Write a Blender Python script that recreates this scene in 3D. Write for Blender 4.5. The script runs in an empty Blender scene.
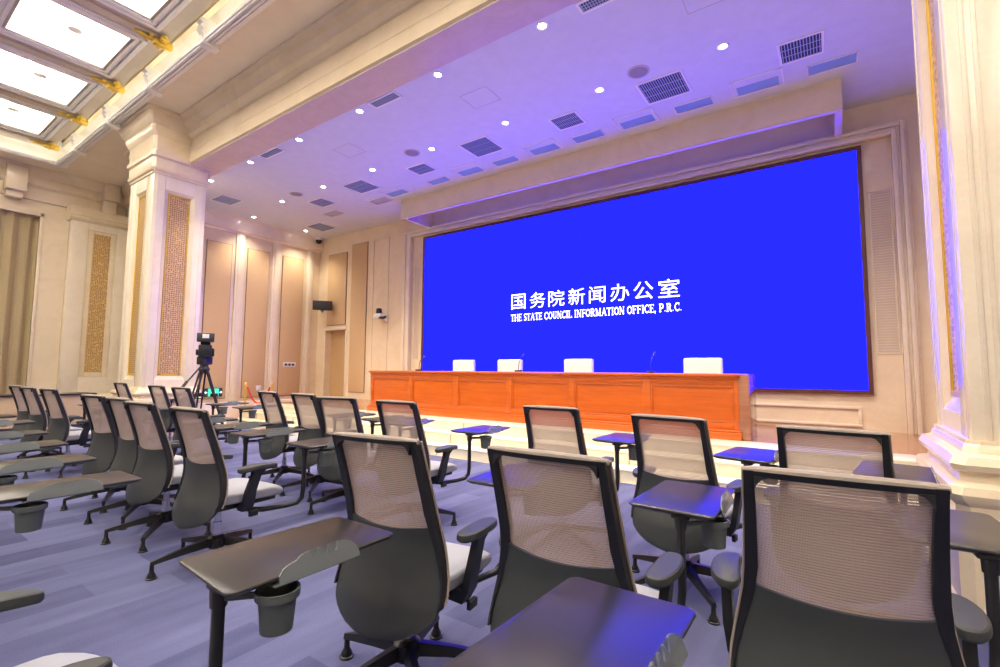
import bpy, bmesh, math, random
from mathutils import Vector, Matrix
random.seed(7)
C = bpy.context.scene.collection
PI = math.pi
# ------------------------------------------------------------------ camera, world, exposure
S = bpy.context.scene
S.view_settings.view_transform = 'Standard'
S.view_settings.look = 'None'
S.view_settings.gamma = 1.0
S.view_settings.use_curve_mapping = False
S.view_settings.exposure = 0.55
S.cycles.max_bounces = 8
S.cycles.transparent_max_bounces = 16
S.cycles.caustics_reflective = False
S.cycles.caustics_refractive = False
S.cycles.sample_clamp_indirect = 4.0
yaw, pit, rol = .60873, .0770, .00694
fw = Vector((-math.sin(yaw)*math.cos(pit), math.cos(yaw)*math.cos(pit), math.sin(pit)))
rt = Vector((math.cos(yaw), math.sin(yaw), 0)); up = rt.cross(fw)
r2 = rt*math.cos(rol)+up*math.sin(rol); u2 = -rt*math.sin(rol)+up*math.cos(rol)
cd = bpy.data.cameras.new('camera'); cd.sensor_width = 36; cd.lens = 36*475.1/1000
cd.clip_start = .02; cd.clip_end = 100
cam = bpy.data.objects.new('camera', cd); C.objects.link(cam)
cam.matrix_world = Matrix(((r2.x, u2.x, -fw.x, 0), (r2.y, u2.y, -fw.y, 0), (r2.z, u2.z, -fw.z, 1.3), (0, 0, 0, 1)))
S.camera = cam
w = bpy.data.worlds.new('world'); S.world = w; w.use_nodes = True
w.node_tree.nodes['Background'].inputs[0].default_value = (1, .95, .9, 1)
w.node_tree.nodes['Background'].inputs[1].default_value = 0.05

PANEL_EMIT = 6.2      # luminous hall ceiling panels
COVE_EMIT = 5.5
SPOT_W = 200.0         # stage downlights
SCREEN_BLUE = 3.2

# ------------------------------------------------------------------ materials
def nt(name):
    m = bpy.data.materials.new(name); m.use_nodes = True
    return m, m.node_tree, m.node_tree.nodes['Principled BSDF']
def mat(name, col, rough=.5, metal=0., spec=.5, emit=None, estr=0., bump=None, coat=0.):
    m, t, b = nt(name)
    b.inputs['Base Color'].default_value = (*col, 1)
    b.inputs['Roughness'].default_value = rough
    b.inputs['Metallic'].default_value = metal
    b.inputs['Specular IOR Level'].default_value = spec
    b.inputs['Coat Weight'].default_value = coat
    b.inputs['Coat Roughness'].default_value = .08
    if emit:
        b.inputs['Emission Color'].default_value = (*emit, 1); b.inputs['Emission Strength'].default_value = estr
    # a faint mottling so that no surface is one flat colour
    tc = t.nodes.new('ShaderNodeTexCoord'); n = t.nodes.new('ShaderNodeTexNoise')
    n.inputs['Scale'].default_value = bump[0] if bump else 6.
    t.links.new(tc.outputs['Object'], n.inputs['Vector'])
    mr = t.nodes.new('ShaderNodeMapRange'); mr.inputs['To Min'].default_value = .93; mr.inputs['To Max'].default_value = 1.07
    t.links.new(n.outputs['Fac'], mr.inputs['Value'])
    mx = t.nodes.new('ShaderNodeMix'); mx.data_type = 'RGBA'; mx.blend_type = 'MULTIPLY'; mx.inputs['Factor'].default_value = 1
    mx.inputs['A'].default_value = (*col, 1); t.links.new(mr.outputs['Result'], mx.inputs['B'])
    t.links.new(mx.outputs['Result'], b.inputs['Base Color'])
    if bump:
        bp = t.nodes.new('ShaderNodeBump'); bp.inputs['Strength'].default_value = bump[1]; bp.inputs['Distance'].default_value = .01
        t.links.new(n.outputs['Fac'], bp.inputs['Height']); t.links.new(bp.outputs['Normal'], b.inputs['Normal'])
    return m
def marble(name, a, b_, rough=.2, scale=1.3, spec=.5):
    m, t, b = nt(name)
    tc = t.nodes.new('ShaderNodeTexCoord')
    n = t.nodes.new('ShaderNodeTexNoise'); n.inputs['Scale'].default_value = scale; n.inputs['Detail'].default_value = 9; n.inputs['Roughness'].default_value = .65
    n.inputs['Distortion'].default_value = 1.2
    t.links.new(tc.outputs['Object'], n.inputs['Vector'])
    r = t.nodes.new('ShaderNodeValToRGB'); r.color_ramp.elements[0].position = .32; r.color_ramp.elements[1].position = .6
    r.color_ramp.elements[0].color = (*b_, 1); r.color_ramp.elements[1].color = (*a, 1)
    t.links.new(n.outputs['Fac'], r.inputs['Fac'])
    v = t.nodes.new('ShaderNodeTexNoise'); v.inputs['Scale'].default_value = 40; v.inputs['Detail'].default_value = 3
    t.links.new(tc.outputs['Object'], v.inputs['Vector'])
    mx = t.nodes.new('ShaderNodeMix'); mx.data_type = 'RGBA'; mx.blend_type = 'MULTIPLY'; mx.inputs['Factor'].default_value = .12
    t.links.new(r.outputs['Color'], mx.inputs['A']); t.links.new(v.outputs['Color'], mx.inputs['B'])
    t.links.new(mx.outputs['Result'], b.inputs['Base Color'])
    b.inputs['Roughness'].default_value = rough; b.inputs['Specular IOR Level'].default_value = spec
    return m
def wood(name, a, b_, rough=.25, sc=(1, 1, 14), coat=.3):
    m, t, b = nt(name)
    tc = t.nodes.new('ShaderNodeTexCoord'); mp = t.nodes.new('ShaderNodeMapping'); mp.inputs['Scale'].default_value = sc
    n = t.nodes.new('ShaderNodeTexNoise'); n.inputs['Scale'].default_value = 2.2; n.inputs['Detail'].default_value = 8; n.inputs['Distortion'].default_value = .6
    t.links.new(tc.outputs['Object'], mp.inputs['Vector']); t.links.new(mp.outputs['Vector'], n.inputs['Vector'])
    r = t.nodes.new('ShaderNodeValToRGB'); r.color_ramp.elements[0].position = .3; r.color_ramp.elements[1].position = .7
    r.color_ramp.elements[0].color = (*b_, 1); r.color_ramp.elements[1].color = (*a, 1)
    t.links.new(n.outputs['Fac'], r.inputs['Fac']); t.links.new(r.outputs['Color'], b.inputs['Base Color'])
    b.inputs['Roughness'].default_value = rough; b.inputs['Coat Weight'].default_value = coat; b.inputs['Coat Roughness'].default_value = .12
    return m
def carpet():
    m, t, b = nt('carpet')
    tc = t.nodes.new('ShaderNodeTexCoord'); mp = t.nodes.new('ShaderNodeMapping')
    mp.inputs['Rotation'].default_value = (0, 0, PI/2)
    t.links.new(tc.outputs['Object'], mp.inputs['Vector'])
    br = t.nodes.new('ShaderNodeTexBrick'); br.offset = .37; br.inputs['Scale'].default_value = 1
    br.inputs['Brick Width'].default_value = 1.0; br.inputs['Row Height'].default_value = .25; br.inputs['Mortar Size'].default_value = 0.0
    br.inputs['Color1'].default_value = (0, 0, 0, 1); br.inputs['Color2'].default_value = (1, 1, 1, 1); br.inputs['Bias'].default_value = 0
    t.links.new(mp.outputs['Vector'], br.inputs['Vector'])
    mp2 = t.nodes.new('ShaderNodeMapping'); mp2.inputs['Scale'].default_value = (5, .9, 1)
    t.links.new(tc.outputs['Object'], mp2.inputs['Vector'])
    n = t.nodes.new('ShaderNodeTexNoise'); n.inputs['Scale'].default_value = 1.6; n.inputs['Detail'].default_value = 5
    t.links.new(mp2.outputs['Vector'], n.inputs['Vector'])
    f = t.nodes.new('ShaderNodeTexNoise'); f.inputs['Scale'].default_value = 160; f.inputs['Detail'].default_value = 2
    t.links.new(tc.outputs['Object'], f.inputs['Vector'])
    a1 = t.nodes.new('ShaderNodeMath'); a1.operation = 'MULTIPLY_ADD'; a1.inputs[1].default_value = .3
    nn = t.nodes.new('ShaderNodeMapRange'); nn.inputs['To Min'].default_value = .22; nn.inputs['To Max'].default_value = .62; t.links.new(n.outputs['Fac'], nn.inputs['Value'])
    t.links.new(br.outputs['Color'], a1.inputs[0]); t.links.new(nn.outputs['Result'], a1.inputs[2])
    a2 = t.nodes.new('ShaderNodeMath'); a2.operation = 'MULTIPLY_ADD'; a2.inputs[1].default_value = .25
    t.links.new(f.outputs['Fac'], a2.inputs[0]); t.links.new(a1.outputs[0], a2.inputs[2])
    r = t.nodes.new('ShaderNodeValToRGB'); r.color_ramp.elements[0].position = .42; r.color_ramp.elements[1].position = 1.0
    r.color_ramp.elements[0].color = (.046, .052, .118, 1); r.color_ramp.elements[1].color = (.165, .175, .32, 1)
    t.links.new(a2.outputs[0], r.inputs['Fac']); t.links.new(r.outputs['Color'], b.inputs['Base Color'])
    b.inputs['Roughness'].default_value = .95; b.inputs['Specular IOR Level'].default_value = .1
    bp = t.nodes.new('ShaderNodeBump'); bp.inputs['Strength'].default_value = .3; bp.inputs['Distance'].default_value = .004
    t.links.new(f.outputs['Fac'], bp.inputs['Height']); t.links.new(bp.outputs['Normal'], b.inputs['Normal'])
    return m
def woven_mesh():
    m, t, b = nt('chair_mesh')
    b.inputs['Base Color'].default_value = (.48, .37, .32, 1); b.inputs['Roughness'].default_value = .6
    tc = t.nodes.new('ShaderNodeTexCoord'); sx = t.nodes.new('ShaderNodeSeparateXYZ'); t.links.new(tc.outputs['Object'], sx.inputs[0])
    outs = []
    for ax, per in (('Z', 400.), ('X', 900.)):
        mu = t.nodes.new('ShaderNodeMath'); mu.operation = 'MULTIPLY'; mu.inputs[1].default_value = per*2
        t.links.new(sx.outputs[ax], mu.inputs[0])
        si = t.nodes.new('ShaderNodeMath'); si.operation = 'SINE'; t.links.new(mu.outputs[0], si.inputs[0]); outs.append(si)
    mxm = t.nodes.new('ShaderNodeMath'); mxm.operation = 'MAXIMUM'
    t.links.new(outs[0].outputs[0], mxm.inputs[0]); t.links.new(outs[1].outputs[0], mxm.inputs[1])
    mr = t.nodes.new('ShaderNodeMapRange'); mr.inputs['From Min'].default_value = -.3; mr.inputs['From Max'].default_value = .5
    mr.inputs['To Min'].default_value = .42; mr.inputs['To Max'].default_value = .94
    t.links.new(mxm.outputs[0], mr.inputs['Value']); t.links.new(mr.outputs['Result'], b.inputs['Alpha'])
    return m
def gold_lattice():
    m, t, b = nt('gold_lattice')
    tc = t.nodes.new('ShaderNodeTexCoord')
    v = t.nodes.new('ShaderNodeTexVoronoi'); v.inputs['Scale'].default_value = 26; v.feature = 'DISTANCE_TO_EDGE'; v.inputs['Randomness'].default_value = .35
    t.links.new(tc.outputs['Object'], v.inputs['Vector'])
    r = t.nodes.new('ShaderNodeValToRGB'); r.color_ramp.elements[0].position = .05; r.color_ramp.elements[1].position = .2
    r.color_ramp.elements[0].color = (.78, .55, .24, 1); r.color_ramp.elements[1].color = (.34, .2, .08, 1)
    t.links.new(v.outputs['Distance'], r.inputs['Fac']); t.links.new(r.outputs['Color'], b.inputs['Base Color'])
    b.inputs['Metallic'].default_value = .35; b.inputs['Roughness'].default_value = .4
    bp = t.nodes.new('ShaderNodeBump'); bp.inputs['Strength'].default_value = .6; bp.inputs['Distance'].default_value = .01; bp.invert = True
    t.links.new(v.outputs['Distance'], bp.inputs['Height']); t.links.new(bp.outputs['Normal'], b.inputs['Normal'])
    return m
def fabric_panel():
    m, t, b = nt('fabric_panel')
    tc = t.nodes.new('ShaderNodeTexCoord')
    mp = t.nodes.new('ShaderNodeMapping'); mp.inputs['Scale'].default_value = (1, 1, 30)
    n = t.nodes.new('ShaderNodeTexNoise'); n.inputs['Scale'].default_value = 12; n.inputs['Detail'].default_value = 4
    t.links.new(tc.outputs['Object'], mp.inputs['Vector']); t.links.new(mp.outputs['Vector'], n.inputs['Vector'])
    r = t.nodes.new('ShaderNodeValToRGB'); r.color_ramp.elements[0].position = .3; r.color_ramp.elements[1].position = .7
    r.color_ramp.elements[0].color = (.58, .41, .23, 1); r.color_ramp.elements[1].color = (.66, .48, .28, 1)
    t.links.new(n.outputs['Fac'], r.inputs['Fac']); t.links.new(r.outputs['Color'], b.inputs['Base Color'])
    b.inputs['Roughness'].default_value = .9
    return m
M = dict(
    stone=marble('cream_marble', (.84, .72, .52), (.77, .64, .44), .16),
    stone_pale=marble('pale_marble', (.86, .77, .61), (.8, .7, .54), .16),
    stone_floor=marble('marble_floor', (.86, .79, .62), (.8, .72, .55), .22, 2.),
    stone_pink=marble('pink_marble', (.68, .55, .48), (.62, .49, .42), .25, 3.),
    plaster=mat('plaster', (.84, .74, .57), .7, bump=(3, .02)),
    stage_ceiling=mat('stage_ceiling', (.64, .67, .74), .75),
    white_trim=mat('white_trim', (.9, .88, .83), .5),
    taupe=mat('taupe_paint', (.62, .53, .41), .6),
    gold=mat('gold', (.86, .6, .1), .3, .6),
    lattice=gold_lattice(), fabric=fabric_panel(), carpet=carpet(),
    dark_edge=mat('panel_edge', (.14, .1, .06), .7),
    curtain=mat('curtain', (.78, .64, .38), .85, bump=(30, .1)),
    door=mat('door_veneer', (.55, .38, .19), .45),
    wood_floor=wood('wood_floor', (.44, .2, .075), (.36, .15, .05), .22, (1, 10, 10), .4),
    desk=wood('desk_wood', (.55, .115, .006), (.45, .085, .003), .3, (1, 1, 12), .35),
    desk_ghost=wood('desk_ghost_wood', (.35, .16, .09), (.28, .11, .05), .15, (1, 1, 12), .6),
    charcoal=mat('charcoal_plastic', (.030, .035, .036), .5),
    black=mat('black_plastic', (.008, .009, .012), .5),
    black_metal=mat('black_metal', (.02, .02, .022), .35, .3),
    rail=mat('beige_edging', (.3, .25, .21), .6),
    mesh=woven_mesh(),
    seat=mat('seat_fabric', (.34, .35, .39), .85, bump=(300, .15)),
    tabletop=mat('tabletop', (.026, .025, .024), .3, spec=.65),
    chrome=mat('chrome', (.6, .6, .62), .15, 1.),
    smoke=mat('smoky_plastic', (.16, .185, .195), .2),
    cup=mat('cup_plastic', (.075, .088, .088), .45),
    ivory=mat('ivory_leather', (.82, .78, .7), .45),
    grey_grille=mat('speaker_grille', (.3, .27, .3), .8, bump=(300, .3)),
    vent_dark=mat('vent_dark', (.035, .045, .07), .8),
    vent_slat=mat('vent_slat', (.4, .48, .56), .5),
    slot=mat('slot_blue_reflection', (.24, .38, .62), .5),  # blue reflection of the screen painted into the flap colour
    frame_brown=mat('screen_frame', (.1, .035, .02), .3),
    red=mat('red_velvet', (.6, .03, .02), .8),
    white=mat('white_plastic', (.75, .75, .75), .4),
    lamp=mat('downlight_glow', (1, 1, 1), .5, emit=(1, .93, .82), estr=30),
    diffuser=mat('ceiling_diffuser', (.9, .9, .9), .6, emit=(1, .9, .76), estr=PANEL_EMIT),
    cove_strip=mat('cove_strip', (1, 1, 1), .6, emit=(1, .96, .88), estr=COVE_EMIT),
    screen=mat('screen_blue', (.0, .0, .0), .9, spec=0., emit=(.0155/SCREEN_BLUE, .0195/SCREEN_BLUE, 1), estr=SCREEN_BLUE),
    letter=mat('screen_lettering', (.8, .8, .8), .6, emit=(1, 1, 1), estr=1.3),
    exit_green=mat('exit_sign_green', (.05, .4, .3), .5, emit=(.04, .55, .36), estr=.9),
    exit_white=mat('exit_sign_white', (.8, .8, .8), .5, emit=(.8, 1, .95), estr=1.),
    exit_black=mat('exit_sign_dark', (.01, .06, .05), .5),
)
M['smoke'].node_tree.nodes['Principled BSDF'].inputs['Alpha'].default_value = .7

# ------------------------------------------------------------------ geometry helpers
def bm_new(): return bmesh.new()
def box(bm, x0, y0, z0, x1, y1, z1, bev=0., seg=2):
    r = bmesh.ops.create_cube(bm, size=1)
    vs = r['verts']
    bmesh.ops.scale(bm, vec=(abs(x1-x0), abs(y1-y0), abs(z1-z0)), verts=vs)
    bmesh.ops.translate(bm, vec=((x0+x1)/2, (y0+y1)/2, (z0+z1)/2), verts=vs)
    if bev > 0:
        es = list({e for v in vs for e in v.link_edges})
        bmesh.ops.bevel(bm, geom=es, offset=bev, segments=seg, affect='EDGES', profile=.5)
    return vs
def prism(bm, pts, axis, a, b):
    """extrude a 2-D outline along an axis between a and b. axis x: pts=(y,z); y: (x,z); z: (x,y)"""
    def mk(p, t):
        return {'x': (t, p[0], p[1]), 'y': (p[0], t, p[1]), 'z': (p[0], p[1], t)}[axis]
    A = [bm.verts.new(mk(p, a)) for p in pts]; B = [bm.verts.new(mk(p, b)) for p in pts]
    n = len(pts)
    for i in range(n):
        bm.faces.new((A[i], A[(i+1) % n], B[(i+1) % n], B[i]))
    bm.faces.new(A[::-1]); bm.faces.new(B)
    return A+B
def tube(bm, pts, rad, n=10, caps=True):
    pts = [Vector(p) for p in pts]
    if not isinstance(rad, (list, tuple)): rad = [rad]*len(pts)
    rings = []; prev = None
    for i, p in enumerate(pts):
        d = (pts[min(i+1, len(pts)-1)]-pts[max(i-1, 0)]).normalized()
        if prev is None:
            a = d.orthogonal().normalized()
        else:
            a = (prev-d*prev.dot(d)).normalized()
        prev = a; b = d.cross(a)
        rings.append([bm.verts.new(p+(a*math.cos(2*PI*k/n)+b*math.sin(2*PI*k/n))*rad[i]) for k in range(n)])
    for i in range(len(rings)-1):
        for k in range(n):
            bm.faces.new((rings[i][k], rings[i][(k+1) % n], rings[i+1][(k+1) % n], rings[i+1][k]))
    if caps:
        bm.faces.new(rings[0][::-1]); bm.faces.new(rings[-1])
def lathe(bm, prof, cx=0, cy=0, n=20):
    rings = []
    for r, z in prof:
        rings.append([bm.verts.new((cx+max(r, 1e-4)*math.cos(2*PI*k/n), cy+max(r, 1e-4)*math.sin(2*PI*k/n), z)) for k in range(n)])
    for i in range(len(rings)-1):
        for k in range(n):
            bm.faces.new((rings[i][k], rings[i][(k+1) % n], rings[i+1][(k+1) % n], rings[i+1][k]))
    bm.faces.new(rings[0][::-1]); bm.faces.new(rings[-1])
def sheet(bm, fn, us, vs, th):
    """a thick curved sheet: fn(u,v)->Vector; th thickness towards +normal side in y"""
    F = [[bm.verts.new(fn(u, v)) for u in us] for v in vs]
    G = [[bm.verts.new(fn(u, v)+Vector((0, th, 0))) for u in us] for v in vs]
    nu, nv = len(us), len(vs)
    for j in range(nv-1):
        for i in range(nu-1):
            bm.faces.new((F[j][i], F[j][i+1], F[j+1][i+1], F[j+1][i]))
            bm.faces.new((G[j][i], G[j+1][i], G[j+1][i+1], G[j][i+1]))
    for j in range(nv-1):
        bm.faces.new((F[j][0], F[j+1][0], G[j+1][0], G[j][0])); bm.faces.new((F[j][-1], G[j][-1], G[j+1][-1], F[j+1][-1]))
    for i in range(nu-1):
        bm.faces.new((F[0][i], G[0][i], G[0][i+1], F[0][i+1])); bm.faces.new((F[-1][i], F[-1][i+1], G[-1][i+1], G[-1][i]))
def obj(name, bm, m, parent=None, smooth=True, loc=None):
    bmesh.ops.recalc_face_normals(bm, faces=bm.faces)
    me = bpy.data.meshes.new(name); bm.to_mesh(me); bm.free()
    me.materials.append(M[m] if isinstance(m, str) else m)
    if smooth:
        for p in me.polygons: p.use_smooth = True
        me.set_sharp_from_angle(angle=math.radians(32))
    o = bpy.data.objects.new(name, me); C.objects.link(o)
    if parent: o.parent = parent
    if loc: o.location = loc
    return o
def struct(name, bm, m, parent=None, smooth=False):
    o = obj(name, bm, m, parent, smooth)
    if parent is None: o['kind'] = 'structure'
    return o
def tag(o, label, cat, group=None, kind=None):
    o['label'] = label; o['category'] = cat
    if group: o['group'] = group
    if kind: o['kind'] = kind
    return o
def thing(name, label, cat, loc=(0, 0, 0), rz=0, group=None):
    o = bpy.data.objects.new(name, None); C.objects.link(o); o.location = loc; o.rotation_euler = (0, 0, rz)
    o.empty_display_size = .1
    return tag(o, label, cat, group)
def kids(o): return [c for c in C.objects if c.parent == o]
CH = {}
def copy_thing(root, loc, rz, label=None):
    """copy of a thing, its parts and their sub-parts (shared mesh data)"""
    r = root.copy(); C.objects.link(r); r.location = loc; r.rotation_euler = (0, 0, rz)
    if label: r['label'] = label
    for c in CH[root.name]:
        p = c[0].copy(); C.objects.link(p); p.parent = r
        for g in c[1]:
            q = g.copy(); C.objects.link(q); q.parent = p
    return r
def remember(root):
    CH[root.name] = [(c, kids(c)) for c in kids(root)]
ORD = ['first', 'second', 'third', 'fourth', 'fifth', 'sixth', 'seventh', 'eighth', 'ninth', 'tenth', 'eleventh', 'twelfth', 'thirteenth', 'fourteenth']

# ------------------------------------------------------------------ room
ZC, ZH, ZG = 5.35, 6.2, 6.5          # stage ceiling, hall ceiling, raised grid
XL, XS, YW = -16.1, -13.1, 8.84      # hall side wall, stage side wall, stage back wall
ZS = .45
XSL = -11.5                          # stage's left end
b = bm_new(); box(b, XL-.3, -8, -.12, 6, 5.47, 0); struct('floor', b, 'carpet')
b = bm_new(); box(b, XS-.3, 5.47, -.12, 6, 9.2, -.002); box(b, XL-.3, 4.7, -.12, XS, 5.47, -.004)
struct('floor_stone', b, 'stone_floor')
b = bm_new(); box(b, XS, 6.25, -.01, XSL, YW+.3, .004); struct('floor_wood_side', b, 'wood_floor')
# steps and stage platform
b = bm_new()
STEPS = ((5.50, 0, .15), (5.82, .15, .30), (6.15, .30, .45))
for y, z0, z1 in STEPS:
    box(b, XSL, y, z0, 3.2, 6.62, z1-.02); box(b, XSL-.01, y-.012, z1-.022, 3.2, 6.62, z1, .006, 2)
struct('floor_steps', b, 'stone_floor', smooth=True)
b = bm_new()
for y, z0, z1 in STEPS:
    for k in range(10):
        x = XSL+.7+k*1.45; box(b, x, y-.0135, z0, x+.006, y+.31, z1+.0015)
    if z1 > .2: box(b, XSL, y-.02, z0+.0005, 3.2, y-.012, z0+.003)
struct('floor_steps_joint_lines', b, mat('joint_line', (.42, .36, .25), .8))
b = bm_new(); box(b, XSL, 6.60, 0, 3.2, YW+.3, ZS+.001); struct('floor_stage', b, 'wood_floor')

# back (stage) wall
def wall_panels_box(b, x0, z0, x1, z1, y, d=.02, wd=.05):
    """a raised rectangular picture-frame moulding on the back wall"""
    for (a0, c0, a1, c1) in ((x0, z0, x1, z0+wd), (x0, z1-wd, x1, z1), (x0, z0+wd, x0+wd, z1-wd), (x1-wd, z0+wd, x1, z1-wd)):
        box(b, a0, y-d, c0, a1, y, c1, .006, 2)
b = bm_new()
DX0, DX1, DZ = -12.66, -11.70, 2.46
box(b, XS-.3, YW, -.01, DX0, YW+.35, ZC+.3); box(b, DX0, YW, DZ, DX1, YW+.35, ZC+.3); box(b, DX1, YW, -.01, 3.2, YW+.35, ZC+.3)
struct('wall_stage', b, 'stone')
b = bm_new(); box(b, DX0, YW+.2, 0, DX1, YW+.25, DZ); d1 = struct('door_1', b, 'door')
b = bm_new()
box(b, DX0-.06, YW-.03, DZ, DX1+.06, YW, DZ+.1, .008); box(b, DX0-.06, YW-.015, 0, DX0, YW, DZ, .004); box(b, DX1, YW-.015, 0, DX1+.06, YW, DZ, .004)
obj('door_frame', b, 'stone_pale', d1)
b = bm_new()
wall_panels_box(b, -1.14, .5, .34, .8, YW, .03, .04); wall_panels_box(b, -10.56, .6, -9.9, 4.97, YW, .02, .035)
box(b, -8.6, YW-.03, .5, -1.3, YW, .54, .005)
struct('trim_1', b, 'stone_pale', smooth=True)
# casing round the screen bay (stepped)
b = bm_new()
IX0, IX1, IZ = -8.98, .84, 4.78
OX0, OX1, OZ = -9.32, 1.03, 4.98
for k, (dd, f0, f1) in enumerate(((.13, 0, .3), (.09, .3, .52), (.12, .52, .8), (.05, .8, 1.))):
    lx0 = IX0+(OX0-IX0)*f0; lx1 = IX0+(OX0-IX0)*f1
    rx0 = IX1+(OX1-IX1)*f0; rx1 = IX1+(OX1-IX1)*f1
    z0 = IZ+(OZ-IZ)*f0; z1 = IZ+(OZ-IZ)*f1
    box(b, lx1, YW-dd, ZS, lx0, YW, z1, .008); box(b, rx0, YW-dd, ZS, rx1, YW, z1, .008); box(b, lx0, YW-dd, z0, rx0, YW, z1, .008)
struct('trim_2', b, 'stone_pale', smooth=True)
# stage side wall (left) with frieze, pilasters between the panels
b = bm_new(); box(b, XS-.3, 4.7, -.01, XS, YW+.35, ZC+1.2); struct('wall_left_stage', b, 'stone')
b = bm_new()
prism(b, [(XS, 4.93), (XS+.05, 4.93), (XS+.07, 4.97), (XS+.14, 4.99), (XS+.14, 5.3), (XS+.2, 5.35), (XS, 5.35)], 'y', 4.75, YW)
prism(b, [(XS, 0), (XS+.05, 0), (XS+.05, .34), (XS+.03, .4), (XS, .42)], 'y', 4.75, YW)
for y0, y1 in ((6.27, 6.50), (7.3, 7.52), (8.38, 8.6), (5.2, 5.42)):
    box(b, XS, y0, .42, XS+.05, y1, 4.93, .01); box(b, XS, y0+.05, .42, XS+.07, y1-.05, 4.93, .01)
struct('trim_3', b, 'stone_pale', smooth=True)
# hall walls
b = bm_new(); box(b, XL-.4, -8, 0, XL-.28, 4.9, 6.6); box(b, XL-.3, 2.97, 0, XL, 4.75, 6.6); box(b, XL-.3, -8, 5.06, XL, 2.97, 6.6)
for k in range(2): box(b, XL-.3, -2.4-k*4.5, 0, XL, -.9-k*4.5, 5.06)
struct('wall_left', b, 'stone')
b = bm_new(); box(b, XL-.3, 4.75, 0, XS-.3, 5.0, 6.6); struct('wall_left_return', b, 'stone')
b = bm_new(); box(b, XL-.4, -8.2, 0, 6, -8, 6.6); struct('wall_back', b, 'plaster')
b = bm_new(); box(b, 6, -8.2, 0, 6.2, 4.6, 6.6); struct('wall_right', b, 'plaster')
b = bm_new(); box(b, 3.2, 4.4, 0, 3.4, 9.2, 6.6); box(b, 3.2, 4.4, 0, 6.2, 4.6, 6.6); struct('wall_right_stage', b, 'stone')
# hall wall cornice, recess strip, curtain opening trim, base
b = bm_new()
prism(b, [(XL, 5.42), (XL+.05, 5.42), (XL+.08, 5.5), (XL+.1, 5.72), (XL+.18, 5.78), (XL+.2, 5.98), (XL+.3, 6.1), (XL+.33, 6.2), (XL, 6.2)], 'y', -8, 4.75)
prism(b, [(4.75, 5.42), (4.7, 5.42), (4.67, 5.5), (4.65, 5.72), (4.57, 5.78), (4.55, 5.98), (4.45, 6.1), (4.42, 6.2), (4.75, 6.2)], 'x', XL, XS)
for y0, y1 in ((2.25, 2.62), (-.1, .27)):
    box(b, XL+.02, y0, 5.5, XL+.4, y1, 6.1, .02); box(b, XL+.02, y0+.04, 5.35, XL+.28, y1-.04, 5.52, .03)
for y0, y1 in ((4.08, 4.42),):
    box(b, XL+.02, y0, 5.75, XL+.45, y1, 6.2, .03); box(b, XL+.02, y0+.02, 5.4, XL+.32, y1-.02, 5.77, .05)
box(b, XL, 2.95, 0, XL+.03, 3.02, 5.14, .01); box(b, XL, -8, 5.05, XL+.03, 3.02, 5.14, .01)
prism(b, [(XL, 0), (XL+.06, 0), (XL+.06, .5), (XL+.04, .62), (XL, .64)], 'y', 3.02, 3.44)
struct('trim_4', b, 'stone', smooth=True)

# ceiling over the stage
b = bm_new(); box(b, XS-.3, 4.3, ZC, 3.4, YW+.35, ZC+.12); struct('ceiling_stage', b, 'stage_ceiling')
# beam between the pillars
b = bm_new()
prism(b, [(3.99, 5.36), (4.02, 5.345), (4.5, 5.345), (4.5, 6.3), (3.7, 6.3), (3.7, 6.17), (3.76, 6.13), (3.78, 6.05), (3.88, 5.99), (3.9, 5.9), (3.95, 5.86), (3.99, 5.85),
           (3.99, 5.62), (3.985, 5.615), (3.985, 5.605), (3.99, 5.6), (3.99, 5.44), (3.965, 5.43), (3.965, 5.37)][::-1], 'x', XS, 6.2)
struct('beam', b, 'stone')
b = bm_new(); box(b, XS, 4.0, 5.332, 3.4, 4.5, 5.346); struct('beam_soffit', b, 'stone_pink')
# hall ceiling with a raised tray
TX0, TX1, TY0, TY1 = -15.1, 4.6, -6.6, 3.02
b = bm_new()
box(b, XL-.4, TY1, ZH, 6.2, 4.9, ZH+.02); box(b, XL-.4, -8.2, ZH, 6.2, TY0, ZH+.02); box(b, XL-.4, TY0, ZH, TX0, TY1, ZH+.02); box(b, TX1, TY0, ZH, 6.2, TY1, ZH+.02)
struct('ceiling', b, 'plaster')
b = bm_new()  # lip moulding
PR = [(0, 0), (.0, .06), (.05, .075), (.06, .02), (.1, .03), (.11, -.03), (.15, -.02), (.19, -.02), (.2, 0)]
def lip(sgn, edge, axis, a, c):
    prism(b, [(edge+sgn*p[0], ZH-.05+p[1]) for p in [(-.06, .06), (-.06, .015), (-.035, .015), (-.035, -.01), (-.01, -.01), (-.01, .02), (.02, .02), (.02, -.005), (.05, -.005), (.05, .03), (.075, .03), (.075, .01), (.105, .01), (.105, .04), (.15, .04), (.15, .06)]], axis, a, c)
lip(1, TY1, 'x', TX0-.16, TX1+.16); lip(-1, TY0, 'x', TX0-.16, TX1+.16); lip(-1, TX0, 'y', TY0-.16, TY1+.16); lip(1, TX1, 'y', TY0-.16, TY1+.16)
struct('trim_5', b, 'white_trim', smooth=True)
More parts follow.
